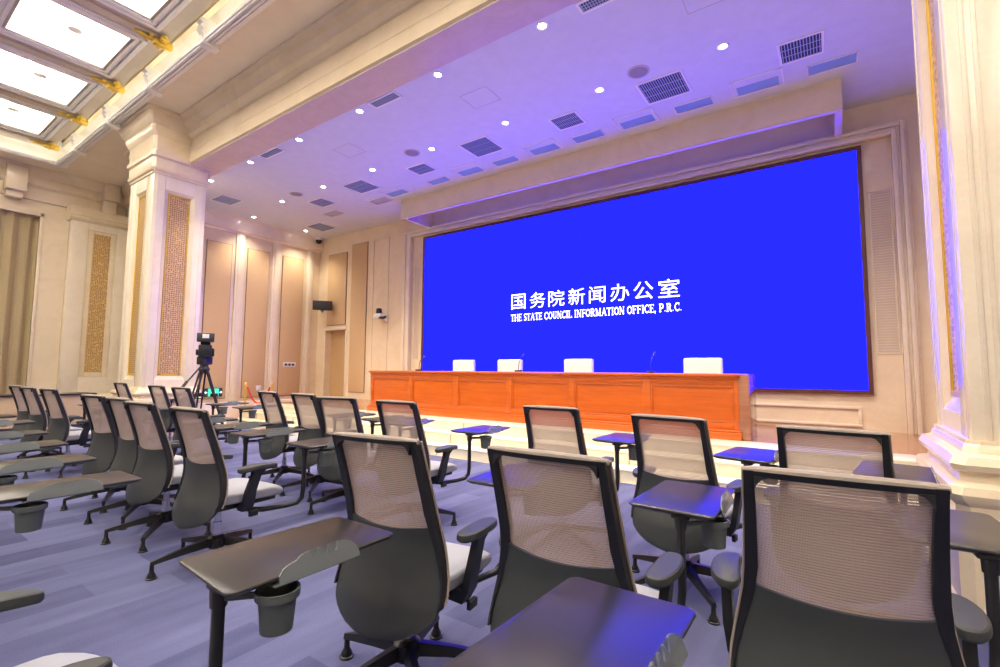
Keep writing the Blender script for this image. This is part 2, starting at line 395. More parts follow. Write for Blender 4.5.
# cove riser behind the lip and its light strip
b = bm_new()
rv = [(.3, ZH+.02), (.3, ZH+.26), (.24, ZH+.36), (.05, ZH+.42), (.05, ZH+.56), (.4, ZH+.56), (.4, ZH+.02)]
prism(b, [(TY1+p[0], p[1]) for p in rv], 'x', TX0-.4, TX1+.4); prism(b, [(TY0-p[0], p[1]) for p in rv], 'x', TX0-.4, TX1+.4)
prism(b, [(TX0-p[0], p[1]) for p in rv], 'y', TY0-.4, TY1+.4); prism(b, [(TX1+p[0], p[1]) for p in rv], 'y', TY0-.4, TY1+.4)
struct('ceiling_cove', b, mat('cove_paint', (.82, .79, .68), .6), smooth=True)
t = thing('cove_light', 'warm white light strip lying hidden along the ceiling cove above the hall', 'cove light')
b = bm_new(); box(b, TX0, TY1+.14, ZH+.03, TX1, TY1+.18, ZH+.05); obj('light_strip', b, 'cove_strip', t)
b = bm_new(); box(b, TX0-.18, TY0, ZH+.03, TX0-.14, TY1, ZH+.05); obj('light_strip', b, 'cove_strip', t)
b = bm_new(); box(b, TX0, TY1+.12, ZH+.018, TX1, TY1+.2, ZH+.03); box(b, TX0-.2, TY0, ZH+.018, TX0-.12, TY1, ZH+.03); obj('channel', b, 'white_trim', t)

# raised grid: luminous coffers, ribs
GX = [-14.72+2.07*k for k in range(10)]      # rib centres
CY = [1.9-1.75*k for k in range(5)]          # coffer centres in Y
HW, HD = .66, .60                            # luminous half sizes
b = bm_new()
cells_x = [g+1.035 for g in GX[:-1]]
gy1 = 2.88
# grid slab built as strips between the coffer openings
xs = [TX0-.06]+sum([[c-HW, c+HW] for c in cells_x], [])+[TX1+.06]
for i in range(0, len(xs), 2): box(b, xs[i], TY0-.06, ZG, xs[i+1], gy1, ZG+.06)
ys = [TY0-.06]+sum([[c-HD, c+HD] for c in CY[::-1]], [])+[gy1]
for c in cells_x:
    for i in range(0, len(ys), 2): box(b, c-HW, ys[i], ZG, c+HW, ys[i+1], ZG+.06)
struct('ceiling_grid', b, 'taupe')
b = bm_new(); box(b, TX0-.45, TY0-.45, ZG+.3, TX1+.45, TY1+.45, ZG+.34); struct('ceiling_slab', b, 'plaster')
b = bm_new(); box(b, -.06, TY0, ZG-.045, .06, 2.8, ZG, .012)
b2 = b
rib_label = 'narrow raised taupe rib across the hall ceiling, '
rib0 = None
orn0 = None
b = bm_new()
# coffer proto
cof = thing('coffer_light', 'luminous white ceiling coffer', 'ceiling light', (0, 0, ZG), 0, 'luminous ceiling coffers')
for (o_, w_, dz) in ((0.0, .035, .02), (.035, .05, -.035), (.085, .03, -.015), (.115, .05, -.05), (.165, .03, -.012)):
    x0, y0 = HW+o_, HD+o_
    for (a0, c0, a1, c1) in ((-x0-w_, -y0-w_, x0+w_, -y0), (-x0-w_, y0, x0+w_, y0+w_), (-x0-w_, -y0, -x0, y0), (x0, -y0, x0+w_, y0)):
        box(b, a0, c0, dz, a1, c1, .012)
obj('moulded_frame', b, 'white_trim', cof)
b = bm_new()
for (a0, c0, a1, c1) in ((-HW, -HD, HW, -HD+.012), (-HW, HD-.012, HW, HD), (-HW, -HD, -HW+.012, HD), (HW-.012, -HD, HW, HD)): box(b, a0, c0, -.02, a1, c1, .2)
obj('reveal', b, 'white_trim', cof)
b = bm_new(); box(b, -HW, -HD, .19, HW, HD, .21); obj('diffuser', b, 'diffuser', cof)
b = bm_new(); lathe(b, [(.0, .185), (.075, .185), (.085, .175), (.085, .19), (0, .19)], .12, -.1, 20); obj('downlight', b, 'lamp', cof)
b = bm_new(); lathe(b, [(.0, .15), (.09, .15), (.1, .165), (.1, .19), (0, .19)], -.14, .1, 20); obj('loudspeaker', b, 'white_trim', cof)
remember(cof)
first = True
for i, cx in enumerate(cells_x):
    for j, cy in enumerate(CY):
        lab = f'luminous hall ceiling coffer, {ORD[i]} from the curtained wall, {ORD[j]} row from the beam'
        if first: cof.location = (cx, cy, ZG); cof['label'] = lab; first = False
        else: copy_thing(cof, (cx, cy, ZG), 0, lab)
for i, gx in enumerate(GX[:]):
    lab = f'taupe rib with gold end ornament across the hall ceiling, {ORD[i]} from the curtained wall'
    if rib0 is None:
        rib0 = thing('ceiling_rib', lab, 'ceiling rib', (gx, 0, 0), 0, 'ribs between the luminous coffers')
        obj('rib', b2, 'taupe', rib0)
        b = bm_new()
        tube(b, [(0, 2.42, ZG-.06), (0, 2.5, ZG-.075), (0, 2.74, ZG-.075), (0, 2.8, ZG-.06)], [.012, .035, .035, .05], 10)
        box(b, -.16, 2.72, ZG-.10, .16, 2.84, ZG-.045, .02); box(b, -.05, 2.66, ZG-.15, .05, 2.93, ZG-.03, .025)
        for sx in (-1, 1):
            tube(b, [(sx*.12, 2.78, ZG-.03), (sx*.12, 2.78, ZG-.13)], [.05, .02], 8)
        box(b, -.09, 2.58, ZG-.09, .09, 2.64, ZG-.045, .012)
        o = obj('ornament', b, 'gold', rib0); o['label'] = 'gold cross-shaped end ornament'
        remember(rib0)
    else: copy_thing(rib0, (gx, 0, 0), 0, lab)
# white corbels across the cove
cb = None
for i in range(10):
    x = -13.72+2.07*i
    lab = f'white scroll-edged bracket bridging the lit ceiling cove, {ORD[i]} from the curtained wall'
    if x > 4.4: break
    if cb is None:
        b = bm_new()
        pts = [(2.96, ZH-.05), (2.93, ZH+.0), (2.96, ZH+.05), (2.91, ZH+.08), (2.95, ZH+.13), (2.90, ZH+.16), (2.94, ZH+.21), (2.89, ZH+.24), (2.92, ZH+.30), (3.32, ZH+.30), (3.32, ZH+.02), (3.19, ZH+.0), (3.19, ZH-.07), (2.98, ZH-.07)]
        prism(b, pts, 'x', -.06, .06); box(b, -.075, 2.93, ZH-.1, .075, 3.19, ZH-.06, .01)
        cb = obj('cove_bracket', b, 'white_trim'); cb.location.x = x
        tag(cb, lab, 'bracket', 'white brackets along the ceiling cove')
    else:
        c = cb.copy(); C.objects.link(c); c.location.x = x; c['label'] = lab

# pelmet box above the screen
t = thing('screen_pelmet', 'long cream boxed pelmet hanging from the stage ceiling above the blue screen', 'pelmet')
b = bm_new(); box(b, -8.36, 7.79, 4.92, .26, 7.87, ZC-.001); obj('front_board', b, 'stone', t)
b = bm_new(); box(b, .2, 7.87, 4.92, .26, YW-.002, ZC-.001); obj('end_board', b, 'stone', t)
b = bm_new(); box(b, -8.36, 7.87, 4.92, -8.28, YW-.002, ZC-.001); obj('end_board', b, 'stone', t)
b = bm_new(); box(b, -8.36, 7.79, 4.90, .26, 7.88, 4.92, .004); box(b, .17, 7.88, 4.90, .26, YW-.002, 4.92, .004); obj('lip', b, 'stone', t)

# ------------------------------------------------------------------ video wall
t = thing('video_wall', 'huge bright blue display wall showing white Chinese and English lettering', 'screen')
SX0, SX1, SZ0, SZ1 = -8.50, .43, 1.04, 4.66
b = bm_new(); box(b, SX0, YW-.05, SZ0, SX1, YW-.03, SZ1)
obj('display', b, 'screen', t)
b = bm_new()
for a0, c0, a1, c1 in ((SX0-.06, SZ0-.06, SX1+.06, SZ0), (SX0-.06, SZ1, SX1+.06, SZ1+.06), (SX0-.06, SZ0, SX0, SZ1), (SX1, SZ0, SX1+.06, SZ1)):
    box(b, a0, YW-.07, c0, a1, YW, c1)
obj('frame', b, 'frame_brown', t)
# lettering
def text_mesh(s, x0, x1, z0, z1, name):
    cu = bpy.data.curves.new(name, 'FONT'); cu.body = s; cu.size = 1; cu.offset = .004; cu.resolution_u = 4
    o = bpy.data.objects.new(name, cu); C.objects.link(o)
    dg = bpy.context.evaluated_depsgraph_get(); me = bpy.data.meshes.new_from_object(o.evaluated_get(dg))
    bpy.data.objects.remove(o)
    xs_ = [v.co.x for v in me.vertices]; zs_ = [v.co.y for v in me.vertices]
    a, c, e, f = min(xs_), max(xs_), min(zs_), max(zs_)
    for v in me.vertices:
        x, y = v.co.x, v.co.y
        v.co = (x0+(x-a)/(c-a)*(x1-x0), YW-.053, z0+(y-e)/(f-e)*(z1-z0))
    return me
TXC = '国务院新闻办公室'
chx = [(-5.82, -5.45), (-5.34, -4.95), (-4.88, -4.5), (-4.41, -4.04), (-3.95, -3.6), (-3.5, -3.12), (-3.04, -2.66), (-2.57, -2.19)]
bt = bmesh.new()
for ch, (x0, x1) in zip(TXC, chx):
    me = text_mesh(ch, x0, x1, 2.645, 2.985, 'glyph'); bt.from_mesh(me)
me = bpy.data.meshes.new('lettering'); bt.to_mesh(me); bt.free(); me.materials.append(M['letter'])
o = bpy.data.objects.new('lettering', me); C.objects.link(o); o.parent = t; o['label'] = 'white Chinese lettering'
# serif capitals drawn as thick and thin strokes in a unit box
def arc(cx, cy, rx, ry, a0, a1, n=14): return [(cx+rx*math.cos(math.radians(a0+(a1-a0)*i/n)), cy+ry*math.sin(math.radians(a0+(a1-a0)*i/n))) for i in range(n+1)]
TK, TN = .17, .075
def sf(x, y, w_=.17): return ([(x-w_, y), (x+w_, y)], .05)
GL = {
 'T': (.8, [([(.4, 0), (.4, 1)], TK), ([(0, .96), (.8, .96)], TN), ([(.03, 1), (.03, .78)], .05), ([(.77, 1), (.77, .78)], .05), sf(.4, .025)]),
 'H': (.95, [([(.18, 0), (.18, 1)], TK), ([(.77, 0), (.77, 1)], TK), ([(.18, .5), (.77, .5)], TN), sf(.18, .025), sf(.18, .975), sf(.77, .025), sf(.77, .975)]),
 'E': (.78, [([(.18, 0), (.18, 1)], TK), ([(0, .965), (.68, .965)], TN), ([(0, .035), (.72, .035)], TN), ([(.18, .52), (.55, .52)], TN), ([(.67, 1), (.67, .8)], .05), ([(.72, 0), (.72, .24)], .05), ([(.54, .4), (.54, .64)], .05)]),
 'F': (.74, [([(.18, 0), (.18, 1)], TK), ([(0, .965), (.68, .965)], TN), ([(.18, .52), (.55, .52)], TN), ([(.67, 1), (.67, .8)], .05), ([(.54, .4), (.54, .64)], .05), sf(.18, .025)]),
 'S': (.62, [(arc(.31, .75, .23, .22, 30, 250), .1), ([(.2, .55), (.42, .44)], .17), (arc(.31, .26, .24, .23, 70, -150), .1), ([(.52, .98), (.52, .74)], .04), ([(.08, .26), (.08, .02)], .04)]),
 'A': (.95, [([(.12, 0), (.46, 1)], TN), ([(.47, 1), (.8, 0)], TK), ([(.25, .34), (.66, .34)], TN), sf(.12, .025, .13), sf(.8, .025, .15)]),
 'C': (.82, [(arc(.45, .5, .36, .46, 50, 310, 20), .12), ([(.72, 1), (.72, .7)], .05), ([(.74, .3), (.74, .14)], .05)]),
 'O': (.9, [(arc(.45, .5, .36, .45, 0, 360, 26), .13)]),
 'U': (.92, [([(.2, 1), (.2, .3)], TK), (arc(.46, .3, .26, .26, 180, 360), .1), ([(.72, .3), (.72, 1)], TN), sf(.2, .975), sf(.72, .975, .13)]),
 'N': (.95, [([(.16, 0), (.16, 1)], TN), ([(.14, 1), (.78, .02)], TK), ([(.78, 0), (.78, 1)], TN), sf(.16, .025, .14), sf(.1, .975, .1), sf(.78, .975, .14)]),
 'I': (.42, [([(.21, 0), (.21, 1)], TK), sf(.21, .025), sf(.21, .975)]),
 'L': (.76, [([(.18, 0), (.18, 1)], TK), ([(0, .035), (.7, .035)], TN), ([(.7, 0), (.7, .26)], .05), sf(.18, .975)]),
 'R': (.9, [([(.18, 0), (.18, 1)], TK), ([(0, .965), (.4, .965)], TN), ([(.18, .48), (.4, .48)], TN), (arc(.4, .72, .24, .24, 90, -90), .13), ([(.38, .48), (.76, .03)], TK), sf(.18, .025), sf(.82, .025, .08)]),
 'P': (.78, [([(.18, 0), (.18, 1)], TK), ([(0, .965), (.4, .965)], TN), ([(.18, .44), (.4, .44)], TN), (arc(.4, .7, .25, .26, 90, -90), .13), sf(.18, .025)]),
 'M': (1.1, [([(.14, 0), (.16, 1)], TN), ([(.16, 1), (.52, .05)], TK), ([(.52, .05), (.88, 1)], TN), ([(.9, 0), (.9, 1)], TK), sf(.14, .025, .13), sf(.9, .025, .15), sf(.1, .975, .1), sf(.95, .975, .1)]),
 '.': (.3, [([(.12, .06), (.12, .16)], .11)]), ',': (.3, [([(.12, .12), (.07, -.14)], .1), ([(.12, .06), (.12, .16)], .11)]), ' ': (.34, []),
}
def stroke(b, pts, wd, X, Z, sx, sz):
    wd = wd*.5
    for i in range(len(pts)-1):
        (x0, y0), (x1, y1) = pts[i], pts[i+1]
        d = math.hypot(x1-x0, y1-y0) or 1; nx, ny = -(y1-y0)/d*wd*1.15, (x1-x0)/d*wd*1.15
        ex, ey = (x1-x0)/d*.01, (y1-y0)/d*.01
        q = [(x0-ex+nx, y0-ey+ny), (x1+ex+nx, y1+ey+ny), (x1+ex-nx, y1+ey-ny), (x0-ex-nx, y0-ey-ny)]
        b.faces.new([b.verts.new((X+px*sx, YW-.053, Z+py*sz)) for px, py in q])
ENG = 'THE STATE COUNCIL INFORMATION OFFICE, P.R.C.'
tot = sum(GL[c][0]+.06 for c in ENG); sx = (3.68)/tot
b = bm_new(); X = -5.83
for c in ENG:
    for pts, wd in GL[c][1]: stroke(b, pts, wd, X, 2.385, sx, .15)
    X += (GL[c][0]+.06)*sx
o = obj('lettering', b, 'letter', t, False); o['label'] = 'white English serif capitals'

# grilles beside the screen
for (x0, x1, lab) in ((.55, .82, 'tall pale loudspeaker grille in the wall beside the blue screen, on the pillar side'),
                      (-8.9, -8.74, 'tall narrow loudspeaker grille in the wall between the blue screen and the doorway side casing')):
    t = thing('wall_grille', lab, 'speaker grille', (0, 0, 0), 0, 'grilles flanking the screen')
    b = bm_new(); wall_panels_box(b, x0, 1.57, x1, 4.0, YW, .015, .02); obj('frame', b, 'stone_pale', t)
    b = bm_new(); n = 60
    for k in range(n):
        z = 1.6+k*(2.38/n); box(b, x0+.02, YW-.008, z, x1-.02, YW-.001, z+.022)
    obj('grille', b, mat('grille_stone', (.6, .51, .42), .6), t)

# ------------------------------------------------------------------ pillars
def pillar(x0, x1, y0, y1, label, zbot):
    t = thing('marble_pillar', label, 'pillar', ((x0+x1)/2, (y0+y1)/2, 0), 0, 'square marble pillars of the stage opening')
    ox, oy = (x0+x1)/2, (y0+y1)/2; hx, hy = (x1-x0)/2, (y1-y0)/2
    gz0, gz1 = 1.2, 4.65; fz0, fz1 = 1.07, 4.73
    gh = .26  # recess half width
    # shaft with recesses on the four sides: core + corner masses
    b = bm_new()
    rd = .06
    box(b, -hx+rd, -hy+rd, zbot, hx-rd, hy-rd, 5.1)
    for sx in (-1, 1):
        for sy in (-1, 1):
            xa, xb = sorted((sx*hx, sx*gh)); ya, yb = sorted((sy*hy, sy*gh))
            box(b, xa, ya, zbot, xb, yb, 5.1, .012)
    for sx in (-1, 1):
        for sy in (-1, 1):
            for k_, w_ in ((.07, .022), (.12, .022)):
                box(b, sx*(hx-k_)-w_/2, sy*hy-.006, .95, sx*(hx-k_)+w_/2, sy*hy+.006, 4.99, .004)
                if k_ < .1: box(b, sx*hx-.006, sy*(hy-k_)-w_/2, .95, sx*hx+.006, sy*(hy-k_)+w_/2, 4.99, .004)
    for z0, z1 in ((zbot, fz0), (fz1, 5.1)):
        box(b, -gh, -hy, z0, gh, hy, z1); box(b, -hx, -gh, z0, hx, gh, z1)
    obj('shaft', b, 'stone_pale', t, True)
    # sloping inner frame mouldings and gold lattice
    for nm, (ax, s) in zip(('x', 'x', 'y', 'y'), (('x', 1), ('x', -1), ('y', 1), ('y', -1))):
        h = hx if ax == 'x' else hy
        def P(a, d, z):   # a along face, d out of face
            return (s*d, a, z) if ax == 'x' else (a, s*d, z)
        b = bm_new()
        o1, o2 = gh, gh-.075
        for q in (((-o1, fz0), (o1, fz0), (o2, fz0+.1), (-o2, fz0+.1)), ((-o1, fz1), (o1, fz1), (o2, fz1-.06), (-o2, fz1-.06)),
                  ((-o1, fz0), (-o2, fz0+.1), (-o2, fz1-.06), (-o1, fz1)), ((o1, fz0), (o2, fz0+.1), (o2, fz1-.06), (o1, fz1))):
            pts = [P(a, (h-.005 if abs(abs(a)-o1) < 1e-6 else h-.05), z) for a, z in q]
            back = [P(a, h-.065, z) for a, z in q]
            A = [b.verts.new(p) for p in pts]; B = [b.verts.new(p) for p in back]
            b.faces.new(A); b.faces.new(B[::-1])
            for i in range(4): b.faces.new((A[i], A[(i+1) % 4], B[(i+1) % 4], B[i]))
        obj('recess_moulding', b, 'stone', t, False)
        b = bm_new()
        A = P(-o2, h-.06, fz0+.09); Bv = P(o2, h-.045, fz1-.05)
        box(b, min(A[0], Bv[0]), min(A[1], Bv[1]), A[2], max(A[0], Bv[0]), max(A[1], Bv[1]), Bv[2])
        g = obj('gold_panel', b, 'lattice', t, False); g['label'] = 'openwork gold and brown lattice strip'
        b = bm_new()
        for a0, z0, a1, z1 in ((-o2, fz0+.09, -o2+.02, fz1-.05), (o2-.02, fz0+.09, o2, fz1-.05), (-o2, fz0+.09, o2, fz0+.12), (-o2, fz1-.08, o2, fz1-.05)):
            A = P(a0, h-.045, z0); Bv = P(a1, h-.032, z1)
            box(b, min(A[0], Bv[0]), min(A[1], Bv[1]), A[2], max(A[0], Bv[0]), max(A[1], Bv[1]), Bv[2])
        obj('gold_border', b, 'gold', t, False)
    def ring(b, prof):
        # square mouldings following a profile of (outset, z)
        rr = []
        for e, z in prof:
            if z > 5: e *= .8
            c = .05 if e > .02 else .0
            X_, Y_ = hx+e, hy+e
            rr.append([b.verts.new(v) for v in ((-X_+c, -Y_, z), (X_-c, -Y_, z), (X_, -Y_+c, z), (X_, Y_-c, z), (X_-c, Y_, z), (-X_+c, Y_, z), (-X_, Y_-c, z), (-X_, -Y_+c, z))])
        for i in range(len(rr)-1):
            for k in range(8):
                b.faces.new((rr[i][k], rr[i][(k+1) % 8], rr[i+1][(k+1) % 8], rr[i+1][k]))
        b.faces.new(rr[0][::-1]); b.faces.new(rr[-1])
    b = bm_new(); ring(b, [(.1, 0), (.1, .1), (.085, .12), (.085, .62), (.11, .65), (.12, .68), (.11, .72), (.06, .74), (.055, .78), (.09, .80), (.1, .83), (.08, .87), (.04, .885), (.03, .92), (.022, .93), (.021, .95)])
    obj('base', b, 'stone', t)
    b = bm_new(); ring(b, [(.021, 5.0), (.022, 5.04), (.06, 5.06), (.07, 5.1), (.05, 5.14), (.05, 5.3), (.09, 5.33), (.09, 5.4), (.06, 5.44), (.06, 5.72), (.1, 5.76), (.14, 5.86), (.14, 5.9), (.2, 5.95), (.25, 6.08), (.25, 6.12), (.3, 6.15), (.3, 6.2)])
    obj('capital', b, 'stone', t)
    return t
pillar(-11.6, -10.4, 3.42, 4.34, 'square cream marble pillar with gold lattice strips, standing beyond the rows of chairs', 0.)
pillar(.59, 1.79, 3.5, 4.5, 'large marble pillar close to the camera, beside the last chair of the middle row', 0.)
# pilaster on the hall wall
t = thing('wall_pilaster', 'cream marble pilaster with gold lattice strip on the curtained wall behind the pillar', 'pilaster', (XL, 4.15, 0))
b = bm_new()
for y0, y1 in ((-.65, -.3), (.3, .6)): box(b, 0, y0, .6, .25, y1, 5.1, .01)
box(b, 0, -.3, .6, .25, .3, 1.05); box(b, 0, -.3, 4.9, .25, .3, 5.1); box(b, 0, -.3, 1.05, .19, .3, 4.9)
obj('shaft', b, 'stone_pale', t)
b = bm_new()
for a in ((-.3, 1.05, -.18, 4.9), (.18, 1.05, .3, 4.9), (-.18, 1.05, .18, 1.17), (-.18, 4.82, .18, 4.9)): box(b, .19, a[0], a[1], .225, a[2], a[3], .01)
obj('recess_moulding', b, 'stone', t)
b = bm_new(); box(b, .19, -.18, 1.17, .21, .18, 4.82); g = obj('gold_panel', b, 'lattice', t, False); g['label'] = 'openwork gold and brown lattice strip'
b = bm_new(); prism(b, [(0, 0), (.38, 0), (.38, .4), (.34, .46), (.34, .54), (.3, .58), (.26, .62), (0, .62)], 'y', -.72, .6); obj('base', b, 'stone', t)
b = bm_new(); prism(b, [(0, 5.08), (.27, 5.08), (.33, 5.14), (.33, 5.2), (.28, 5.24), (.28, 5.45), (0, 5.45)], 'y', -.7, .6); obj('capital', b, 'stone', t)

# curtain
b = bm_new(); n = 260; rings = []
for i in range(n+1):
    y = -8+(2.96+8)*i/n
    x = XL-.11+.055*math.sin(y*2*PI/.27)+.02*math.sin(y*2*PI/.61+1)
    rings.append((y, x))
A = [b.verts.new((x, y, .03)) for y, x in rings]; B = [b.verts.new((x, y, 5.08)) for y, x in rings]
for i in range(n): b.faces.new((A[i], A[i+1], B[i+1], B[i]))
r_ = bmesh.ops.solidify(b, geom=b.faces[:], thickness=.008)
tag(obj('curtain', b, 'curtain'), 'olive beige pleated full-height curtain drawn across the hall side wall', 'curtain')

# acoustic panels (fabric) on side wall and stage wall
def apanel(side, a0, a1, z0, z1, label):
    t = thing('acoustic_panel', label, 'wall panel', (0, 0, 0), 0, 'beige fabric wall panels')
    b = bm_new(); c = bm_new()
    if side == 'L':
        box(b, XS+.004, a0, z0, XS+.03, a1, z1, .008); box(c, XS+.003, a0-.012, z0-.012, XS+.012, a1+.012, z1+.012)
    else:
        box(b, a0, YW-.03, z0, a1, YW-.004, z1, .008); box(c, a0-.012, YW-.012, z0-.012, a1+.012, YW-.003, z1+.012)
    obj('fabric_face', b, 'fabric', t); obj('edge_strip', c, 'dark_edge', t, False)
apanel('L', 5.55, 6.17, .52, 4.6, 'tall beige fabric wall panel just beside the far marble pillar')
apanel('L', 6.6, 7.2, .52, 4.6, 'tall beige fabric wall panel behind the rope stand, middle of the side wall')
apanel('L', 7.62, 8.28, .52, 4.6, 'tall beige fabric wall panel carrying the small socket plate')
apanel('B', -12.6, -11.72, 2.62, 4.78, 'short beige fabric panel above the doorway')
apanel('B', -11.48, -10.8, .65, 4.95, 'tall beige fabric panel between the doorway and the wall camera')

# socket plate, switch, exit sign
t = thing('socket_plate', 'small white plate with three dark sockets on a beige side-wall panel', 'socket plate', (XS+.03, 7.94, 1.42))
b = bm_new(); box(b, 0, -.2, -.07, .015, .2, .07, .004); obj('plate', b, 'white', t)
for k in range(3):
    b = bm_new(); box(b, .015, -.155+k*.11, -.03, .02, -.075+k*.11, .03, .002); obj('socket', b, 'charcoal', t)
t = thing('wall_switch', 'small square white wall switch low on the beige panel behind the rope stand', 'switch', (XS+.03, 7.05, .76))
b = bm_new(); box(b, 0, -.07, -.07, .012, .07, .07, .004); obj('plate', b, 'white', t)
b = bm_new(); box(b, .012, -.04, -.045, .018, .04, .045, .004); obj('rocker', b, 'white', t)
t = thing('exit_sign', 'small green lit exit sign with running figure and arrows, low on the side wall', 'exit sign', (XS+.05, 5.86, .68))
b = bm_new(); box(b, 0, -.22, -.11, .03, .22, .11, .006); obj('housing', b, 'exit_black', t)
b = bm_new(); box(b, .03, -.13, -.1, .036, .13, .1); obj('lit_panel', b, 'exit_green', t, False)
b = bm_new()
def sp(b, pts, wd, x=.037):
    for (y0, z0), (y1, z1) in zip(pts[:-1], pts[1:]):
        d = math.hypot(y1-y0, z1-z0); ny, nz = -(z1-z0)/d*wd/2, (y1-y0)/d*wd/2
        b.faces.new([b.verts.new((x, p, q)) for p, q in ((y0+ny, z0+nz), (y1+ny, z1+nz), (y1-ny, z1-nz), (y0-ny, z0-nz))])
sp(b, [(0, .03), (.015, -.02)], .028); sp(b, [(.015, -.02), (.045, -.045), (.04, -.08)], .016); sp(b, [(.01, -.02), (-.02, -.05), (-.055, -.055)], .016)
sp(b, [(-.045, .005), (-.02, .025), (.03, .02), (.05, -.005)], .013)
b.faces.new([b.verts.new((.037, -.008+.02*math.cos(k*PI/4), .06+.02*math.sin(k*PI/4))) for k in range(8)])
obj('running_figure', b, 'exit_white', t, False)
for s in (-1, 1):
    b = bm_new(); sp(b, [(s*.145, 0), (s*.19, 0)], .016, .031); sp(b, [(s*.175, .028), (s*.205, 0), (s*.175, -.028)], .014, .031)
    o = obj('arrow', b, 'exit_white', t, False)

# ------------------------------------------------------------------ stage ceiling fittings
def downlight(x, y, label, proto=[None]):
    if proto[0] is None:
        t = thing('downlight', label, 'ceiling light', (x, y, ZC), 0, 'round downlights in the stage ceiling')
        b = bm_new(); lathe(b, [(.043, -.004), (.068, -.008), (.073, 0), (.073, .002), (.043, .002)], 0, 0, 24); obj('trim_ring', b, 'white_trim', t)
        b = bm_new(); lathe(b, [(0, -.009), (.038, -.009), (.043, -.004), (.043, .0), (0, .0)], 0, 0, 20); obj('lens', b, 'lamp', t)
        ld = bpy.data.lights.new('downlight_beam', 'SPOT'); ld.energy = SPOT_W; ld.spot_size = math.radians(110); ld.spot_blend = .8
        ld.color = (1, .84, .64); ld.shadow_soft_size = .06
        lo = bpy.data.objects.new('light_beam', ld); C.objects.link(lo); lo.parent = t; lo.location = (0, 0, -.03)
        remember(t); proto[0] = t
    else:
        copy_thing(proto[0], (x, y, ZC), 0, label)
for k in range(8):
    downlight(.65-k*1.648, 4.62, f'round white downlight in the row beside the beam, {ORD[k]} from the near pillar')
for k in range(9):
    downlight(.68-k*1.64 if k < 8 else -12.56, 6.2 if k < 8 else 6.44, f'round white downlight in the second row from the beam, {ORD[k]} from the near pillar')
downlight(-12.55, 7.97, 'round white downlight in the far corner of the stage ceiling near the dome camera')

def vent(x0, x1, y0, y1, label, n=14, axis='x'):
    t = thing('air_vent', label, 'air vent', ((x0+x1)/2, (y0+y1)/2, ZC), 0, 'slatted air vents in the stage ceiling')
    hx, hy = (x1-x0)/2, (y1-y0)/2
    b = bm_new(); f = .03
    for a in ((-hx-f, -hy-f, hx+f, -hy), (-hx-f, hy, hx+f, hy+f), (-hx-f, -hy, -hx, hy), (hx, -hy, hx+f, hy)): box(b, a[0], a[1], -.012, a[2], a[3], 0, .003)
    obj('frame', b, 'white_trim', t)
    b = bm_new(); box(b, -hx, -hy, -.003, hx, hy, -.001); obj('backing', b, 'vent_dark', t, False)
    b = bm_new(); m_ = max(4, int(2*hx/.032))
    for k in range(m_):
        x = -hx+(k+.5)*2*hx/m_; box(b, x-.005, -hy, -.011, x+.005, hy, -.004)
    for k in range(1, 3): y = -hy+k*2*hy/3; box(b, -hx, y-.005, -.012, hx, y+.005, -.009)
    obj('slats', b, 'vent_slat', t, False)
for o in [o for o in C.objects if o.type == 'LIGHT' and o.parent and o.parent.location.x < -12]:
    o.data = o.data.copy(); o.data.energy = SPOT_W*.55
vs_ = [(-.38, .05, 6.58, 7.0), (-2.11, -1.53, 6.4, 6.95), (-3.59, -3.16, 6.53, 6.9), (-5.37, -4.79, 6.38, 6.93), (-6.88, -6.43, 6.56, 6.92), (-8.74, -8.12, 6.4, 6.92), (-10.3, -9.8, 6.58, 6.98)]
for k, v in enumerate(vs_): vent(*v, f'slatted {"large" if k in (1,3,5) else "small"} air vent beyond the second downlight row, {ORD[k]} from near pillar')
vent(-12.15, -11.52, 7.72, 8.27, 'grey slatted air vent at the stage back wall near the dome camera')
vent(-12.1, -11.55, 5.16, 5.62, 'grey slatted air vent beside the top of the far marble pillar')
for k, (x0, x1) in enumerate(((-2.15, -1.6), (-5.63, -5.11), (-8.79, -8.2))):
    vent(x0, x1, 4.56, 4.69, f'narrow dark slot vent beside the beam, {ORD[k]} from the near pillar')
for k in range(10):
    x = .155-.866*k
    if k >= 9: x = -8.05
    t = thing('ceiling_flap', f'blue-glow-painted rectangular flap panel in the stage ceiling before the screen, {ORD[k]} from the near pillar', 'ceiling panel', (x, 7.38, ZC), 0, 'flap panels along the pelmet')
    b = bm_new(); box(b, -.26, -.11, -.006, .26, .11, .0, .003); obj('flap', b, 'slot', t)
    b = bm_new(); big = k % 2 == 1
    y0 = -.3 if big else -.13; fx = .32 if big else .275
    for a in ((-fx, y0, fx, y0+.012), (-fx, .12, fx, .132), (-fx, y0, -fx+.012, .132), (fx-.012, y0, fx, .132)): box(b, a[0], a[1], -.012, a[2], a[3], 0)
    obj('frame', b, 'white_trim', t, False)
for k, (x, y) in enumerate(((-10.53, 7.46), (-8.75, 7.5))):
    t = thing('ceiling_flap', ['grey flap panel in the stage ceiling beyond the pelmet end, nearer the dome camera', 'grey flap panel in the stage ceiling beside the pelmet end'][k], 'ceiling panel', (x, y, ZC), 0, 'flap panels along the pelmet')
    b = bm_new(); box(b, -.28, -.14, -.006, .28, .14, 0, .003); obj('flap', b, mat('grey_flap', (.42, .4, .42), .6), t)
    b = bm_new()
    for a in ((-.3, -.16, .3, -.148), (-.3, .148, .3, .16), (-.3, -.16, -.288, .16), (.288, -.16, .3, .16)): box(b, a[0], a[1], -.01, a[2], a[3], 0)
    obj('frame', b, 'white_trim', t, False)
